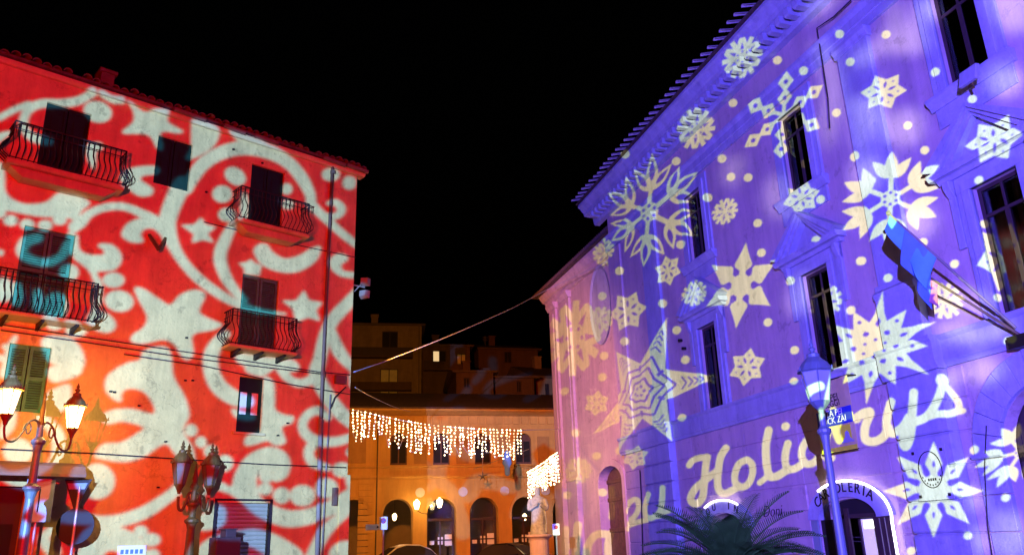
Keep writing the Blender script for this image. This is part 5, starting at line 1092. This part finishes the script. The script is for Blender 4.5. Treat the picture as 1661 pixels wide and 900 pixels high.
for sg_ in (-1, 1):
    sh_ = b+np.array([sg_*.23, -.02, 1.18]); el = b+np.array([sg_*.3, -.12, .86]); ha = b+np.array([sg_*.05+.03, -.3, 1.0]); mb.tube(catmull([sh_, (sh_+el)/2+np.array([sg_*.03, 0, 0]), el, (el+ha)/2, ha]), np.linspace(.1, .05, 21), 8)
    for q in range(4): mb.tube([ha, ha+np.array([.01*q*sg_, -.03, .05+.01*q]), ha+np.array([-.02*sg_, -.05+.01*q, .12])], .016, 5)
mb.tube([b+np.array([.25, -.1, .8]), b+np.array([.28, -.12, .4]), b+np.array([.27, -.12, .05])], .03, 6); mb.ball(b+np.array([0, -.15, 1.48]), .025)
for sg_ in (-1, 1): mb.ball(b+np.array([sg_*.035, -.145, 1.53]), .014)
mb.v = [tuple(b+(np.array(x)-b)*1.33) for x in mb.v]
so = mb.build('statue', M_bronze, None, off=b); tag(so, 'green bronze statue of a robed figure with hands joined', 'statue'); rm = so.modifiers.new('remesh', 'REMESH'); rm.mode = 'VOXEL'; rm.voxel_size = .014; rm.use_smooth_shade = True

# ---------------------------------------------------------------- parked cars, roofs just above the edge of the frame
def car(cx_, cy, rz, paint, label, hgt=1.5):
    t = thing('parked_car', (cx_, cy, 0), label, 'car', 'cars parked before the arcade'); cs_, sn = math.cos(rz), math.sin(rz)
    P = lambda x, y, z: np.array([cx_+x*cs_-y*sn, cy+x*sn+y*cs_, z*hgt/1.5])
    sec = [(-2.05, .45, .75, .7), (-2.0, .3, .9, .8), (-1.3, .25, .98, .86), (-.6, .25, 1.0, .87), (.8, .25, .98, .87), (1.7, .27, .92, .86), (2.05, .35, .85, .78), (2.1, .45, .75, .7)]
    mb = MB(); ring = lambda x, z0, z1, w_: [P(x, -w_, z0+.12), P(x, -w_*.92, z0), P(x, w_*.92, z0), P(x, w_, z0+.12), P(x, w_*1.02, z0+.35), P(x, w_*.95, z1), P(x, w_*.7, z1+.04), P(x, -w_*.7, z1+.04), P(x, -w_*.95, z1), P(x, -w_*1.02, z0+.35)]
    V = [q for s_ in sec for q in ring(*s_)]; m_ = len(sec); mb.add(V, [(i*10+j, i*10+(j+1) % 10, (i+1)*10+(j+1) % 10, (i+1)*10+j) for i in range(m_-1) for j in range(10)]+[tuple(range(10)), tuple(range((m_-1)*10, m_*10))])
    cab = [(-1.15, 1.0, .8), (-.45, 1.38, .66), (.1, 1.49, .62), (.9, 1.46, .62), (1.5, 1.28, .66), (1.95, .95, .76)]
    V = [P(x, y*w_*sd, z) for x, z, w_ in cab for sd, y in ((-1, 1), (-1, .8), (1, .8), (1, 1))]; V = []
    for x, z, w_ in cab: V += [P(x, -w_, z-.05), P(x, -w_*.85, z), P(x, w_*.85, z), P(x, w_, z-.05)]
    mb.add(V, [(i*4+j, i*4+j+1, i*4+5+j, i*4+4+j) for i in range(5) for j in range(3)]); mb.build('body', paint, t, bevel=.03)
    for sd in (-1, 1):
        mb = MB(); V = [P(x, sd*w_*1.0, z-.06) for x, z, w_ in cab]+[P(x, sd*.8, .98) for x, z, w_ in cab]; mb.add(V, [(i, i+1, 7+i, 6+i) for i in range(5)]); mb.build('side_window', M_dark, t)
        for x in (-1.3, 1.3): mb = MB(); c_ = P(x, sd*.8, .32); ax = np.array([-sn, cs_, 0])*sd; mb.tube([c_-ax*.1, c_+ax*.1], .32, 16); wh = mb.build('wheel', M_dark, t); mb = MB(); mb.tube([c_+ax*.09, c_+ax*.11], .19, 12); mb.build('rim', M_pipelt, wh)
        mb = MB(); mb.cube(P(-2.0, sd*.6, .68), .12, .28, .14, rz); mb.build('headlight', M_white, t); mb = MB(); mb.cube(P(2.05, sd*.65, .75), .1, .2, .2, rz); mb.build('tail_light', M_red, t); mb = MB(); mb.cube(P(-.75, sd*.98, 1.0), .12, .16, .12, rz); mb.build('mirror', paint, t, bevel=.02)
    mb = MB(); mb.add([P(-1.15, -.7, 1.01), P(-1.15, .7, 1.01), P(-.47, .58, 1.375), P(-.47, -.58, 1.375)], [(0, 1, 2, 3)]); mb.build('windscreen', M_dark, t); mb = MB(); mb.add([P(1.95, -.62, .99), P(1.95, .62, .99), P(1.52, .56, 1.28), P(1.52, -.56, 1.28)], [(0, 1, 2, 3)]); mb.build('rear_window', M_dark, t)
M_silver = mat('silver_car_paint', (.6, .6, .6), .3); M_black = mat('black_car_paint', (.015, .015, .018), .2, metal=.2)
q = at_y(650, 885, 46); car(q[0], 46, R(28), M_silver, 'silver car parked below the no stopping sign', float(q[2])+.1)
q = at_y(832, 881, 44); car(q[0], 44, R(150), M_black, 'black car parked in front of the statue pedestal', float(q[2])+.06)

# ---------------------------------------------------------------- fairy lights and cables
def curtain(name, label, top, drops, Ya, Yb, seed, step, bs=1.0):
    rg = random.Random(seed); T = [at_y(x, y, Ya+(Yb-Ya)*i/(len(top)-1)) for i, (x, y) in enumerate(top)]; C = catmull(T, False, 12); t = thing(name, C[0], label, 'fairy lights')
    mb = MB(); mb.tube(C, .008, 4); mb.build('top_wire', M_wire, t); d = np.linalg.norm(np.diff(C, axis=0), axis=1); cum = np.concatenate([[0], np.cumsum(d)]); tot = cum[-1]; wi = MB(); bu = MB(); s = .03; low = MB()
    prev = None
    while s < tot:
        p = np.array([np.interp(s, cum, C[:, i]) for i in range(3)]); L = drops[0]+(drops[1]-drops[0])*rg.choice((.2, .55, .75, 1, 1)); sw = rg.uniform(-.03, .03); e = p+np.array([sw, 0, -L]); wi.tube([p, e], .005, 3, cap=False)
        z = 0
        while z < L+.02: q = p+(e-p)*min(z/L, 1)+np.array([rg.uniform(-.025, .025), rg.uniform(-.02, .02), 0]); bu.ball(q, bs*rg.choice((.022, .03, .036)), 6, 4); z += bs*rg.uniform(.1, .17)
        if prev is not None and rg.random() < .3: low.tube([prev, e], .006, 3)
        prev = e; s += step*rg.uniform(.7, 1.3)
    wi.build('drop_wire', M_wire, t); tag(bu.build('bulb', M_bulb, t), kind='stuff'); low.build('lower_wire', M_wire, t)
    return C
C1 = curtain('light_curtain', 'wide curtain of warm fairy lights strung across the square', [(572, 664), (640, 679), (700, 689), (770, 695), (848, 698)], (.55, 1.0), 27, 29, 3, .145, .8)
for i in range(4, 44, 9): point(C1[i]+np.array([0, -.2, -.5]), 14, (1, .6, .22), .3)
C2 = curtain('light_curtain', 'short dense slanting curtain of fairy lights beside the salmon wing', [(856, 766), (880, 751), (906, 732)], (.95, 1.4), 46, 41, 5, .15, 1.15)
point(C2[6]+np.array([-.1, -.6, -.6]), 60, (1, .62, .22), .3)
def cable(name, pts, r, m, label): P = [at_y(*p) for p in pts]; mb = MB(); mb.tube(catmull(P, False, 10), r, 6); tag(mb.build(name, m, None, smooth=True, off=P[0]), label, 'cable')
cable('cable', [(574, 603, 24.4), (640, 580, 27.5), (740, 540, 33), (830, 500, 39), (893, 467, 44), (985, 424, 39.5)], .017, M_wire, 'pale sagging cable strung from the palazzo corner to the wing')
cable('cable', [(576, 628, 25), (600, 642, 32), (640, 660, 44), (665, 667, 52)], .018, M_wire, 'thin pale cable dropping behind the fairy lights to the arcade eaves')
cable('cable', [(846, 697, 29), (880, 696.5, 36), (912, 696, 45)], .012, M_wire, 'thin wire tying the wide fairy light curtain to the wing')
P = at_y(848, 690, 51.2); ff = thing('furled_flag', at_y(770, 758, 51.8), 'furled dark blue flag on a thin slanting pole before the upper arcade windows', 'flag')
mb = MB(); mb.tube([at_y(768, 760, 52.1), at_y(858, 728, 49.7)], .02, 5); mb.build('pole', M_pipelt, ff); q = at_y(822, 731, 50.6); mb = MB(); mb.lathe(q, [(.03, .03), (.15, -.07), (.24, -.45), (.3, -.75), (.18, -.93), (.15, -1.42), (.05, -1.5)], 10, .5); mb.build('cloth', M_fl[1], ff, smooth=True)
sp_ = thing('light_figure', at_y(783, 774, 51.7), 'small dark star shaped light figure hung on a rod below the fairy lights', 'ornament'); q = at_y(783, 772, 51.7); mb = MB(); mb.tube([q, at_y(783, 728, 51.7)], .015, 4); mb.build('rod', M_wire, sp_)
mb = MB()
for k in range(5): a = PI/2+k*2*PI/5; mb.tube([q, q+np.array([.3*math.cos(a), 0, .3*math.sin(a)])], [.06, .015], 5)
mb.build('star', M_brown, sp_)
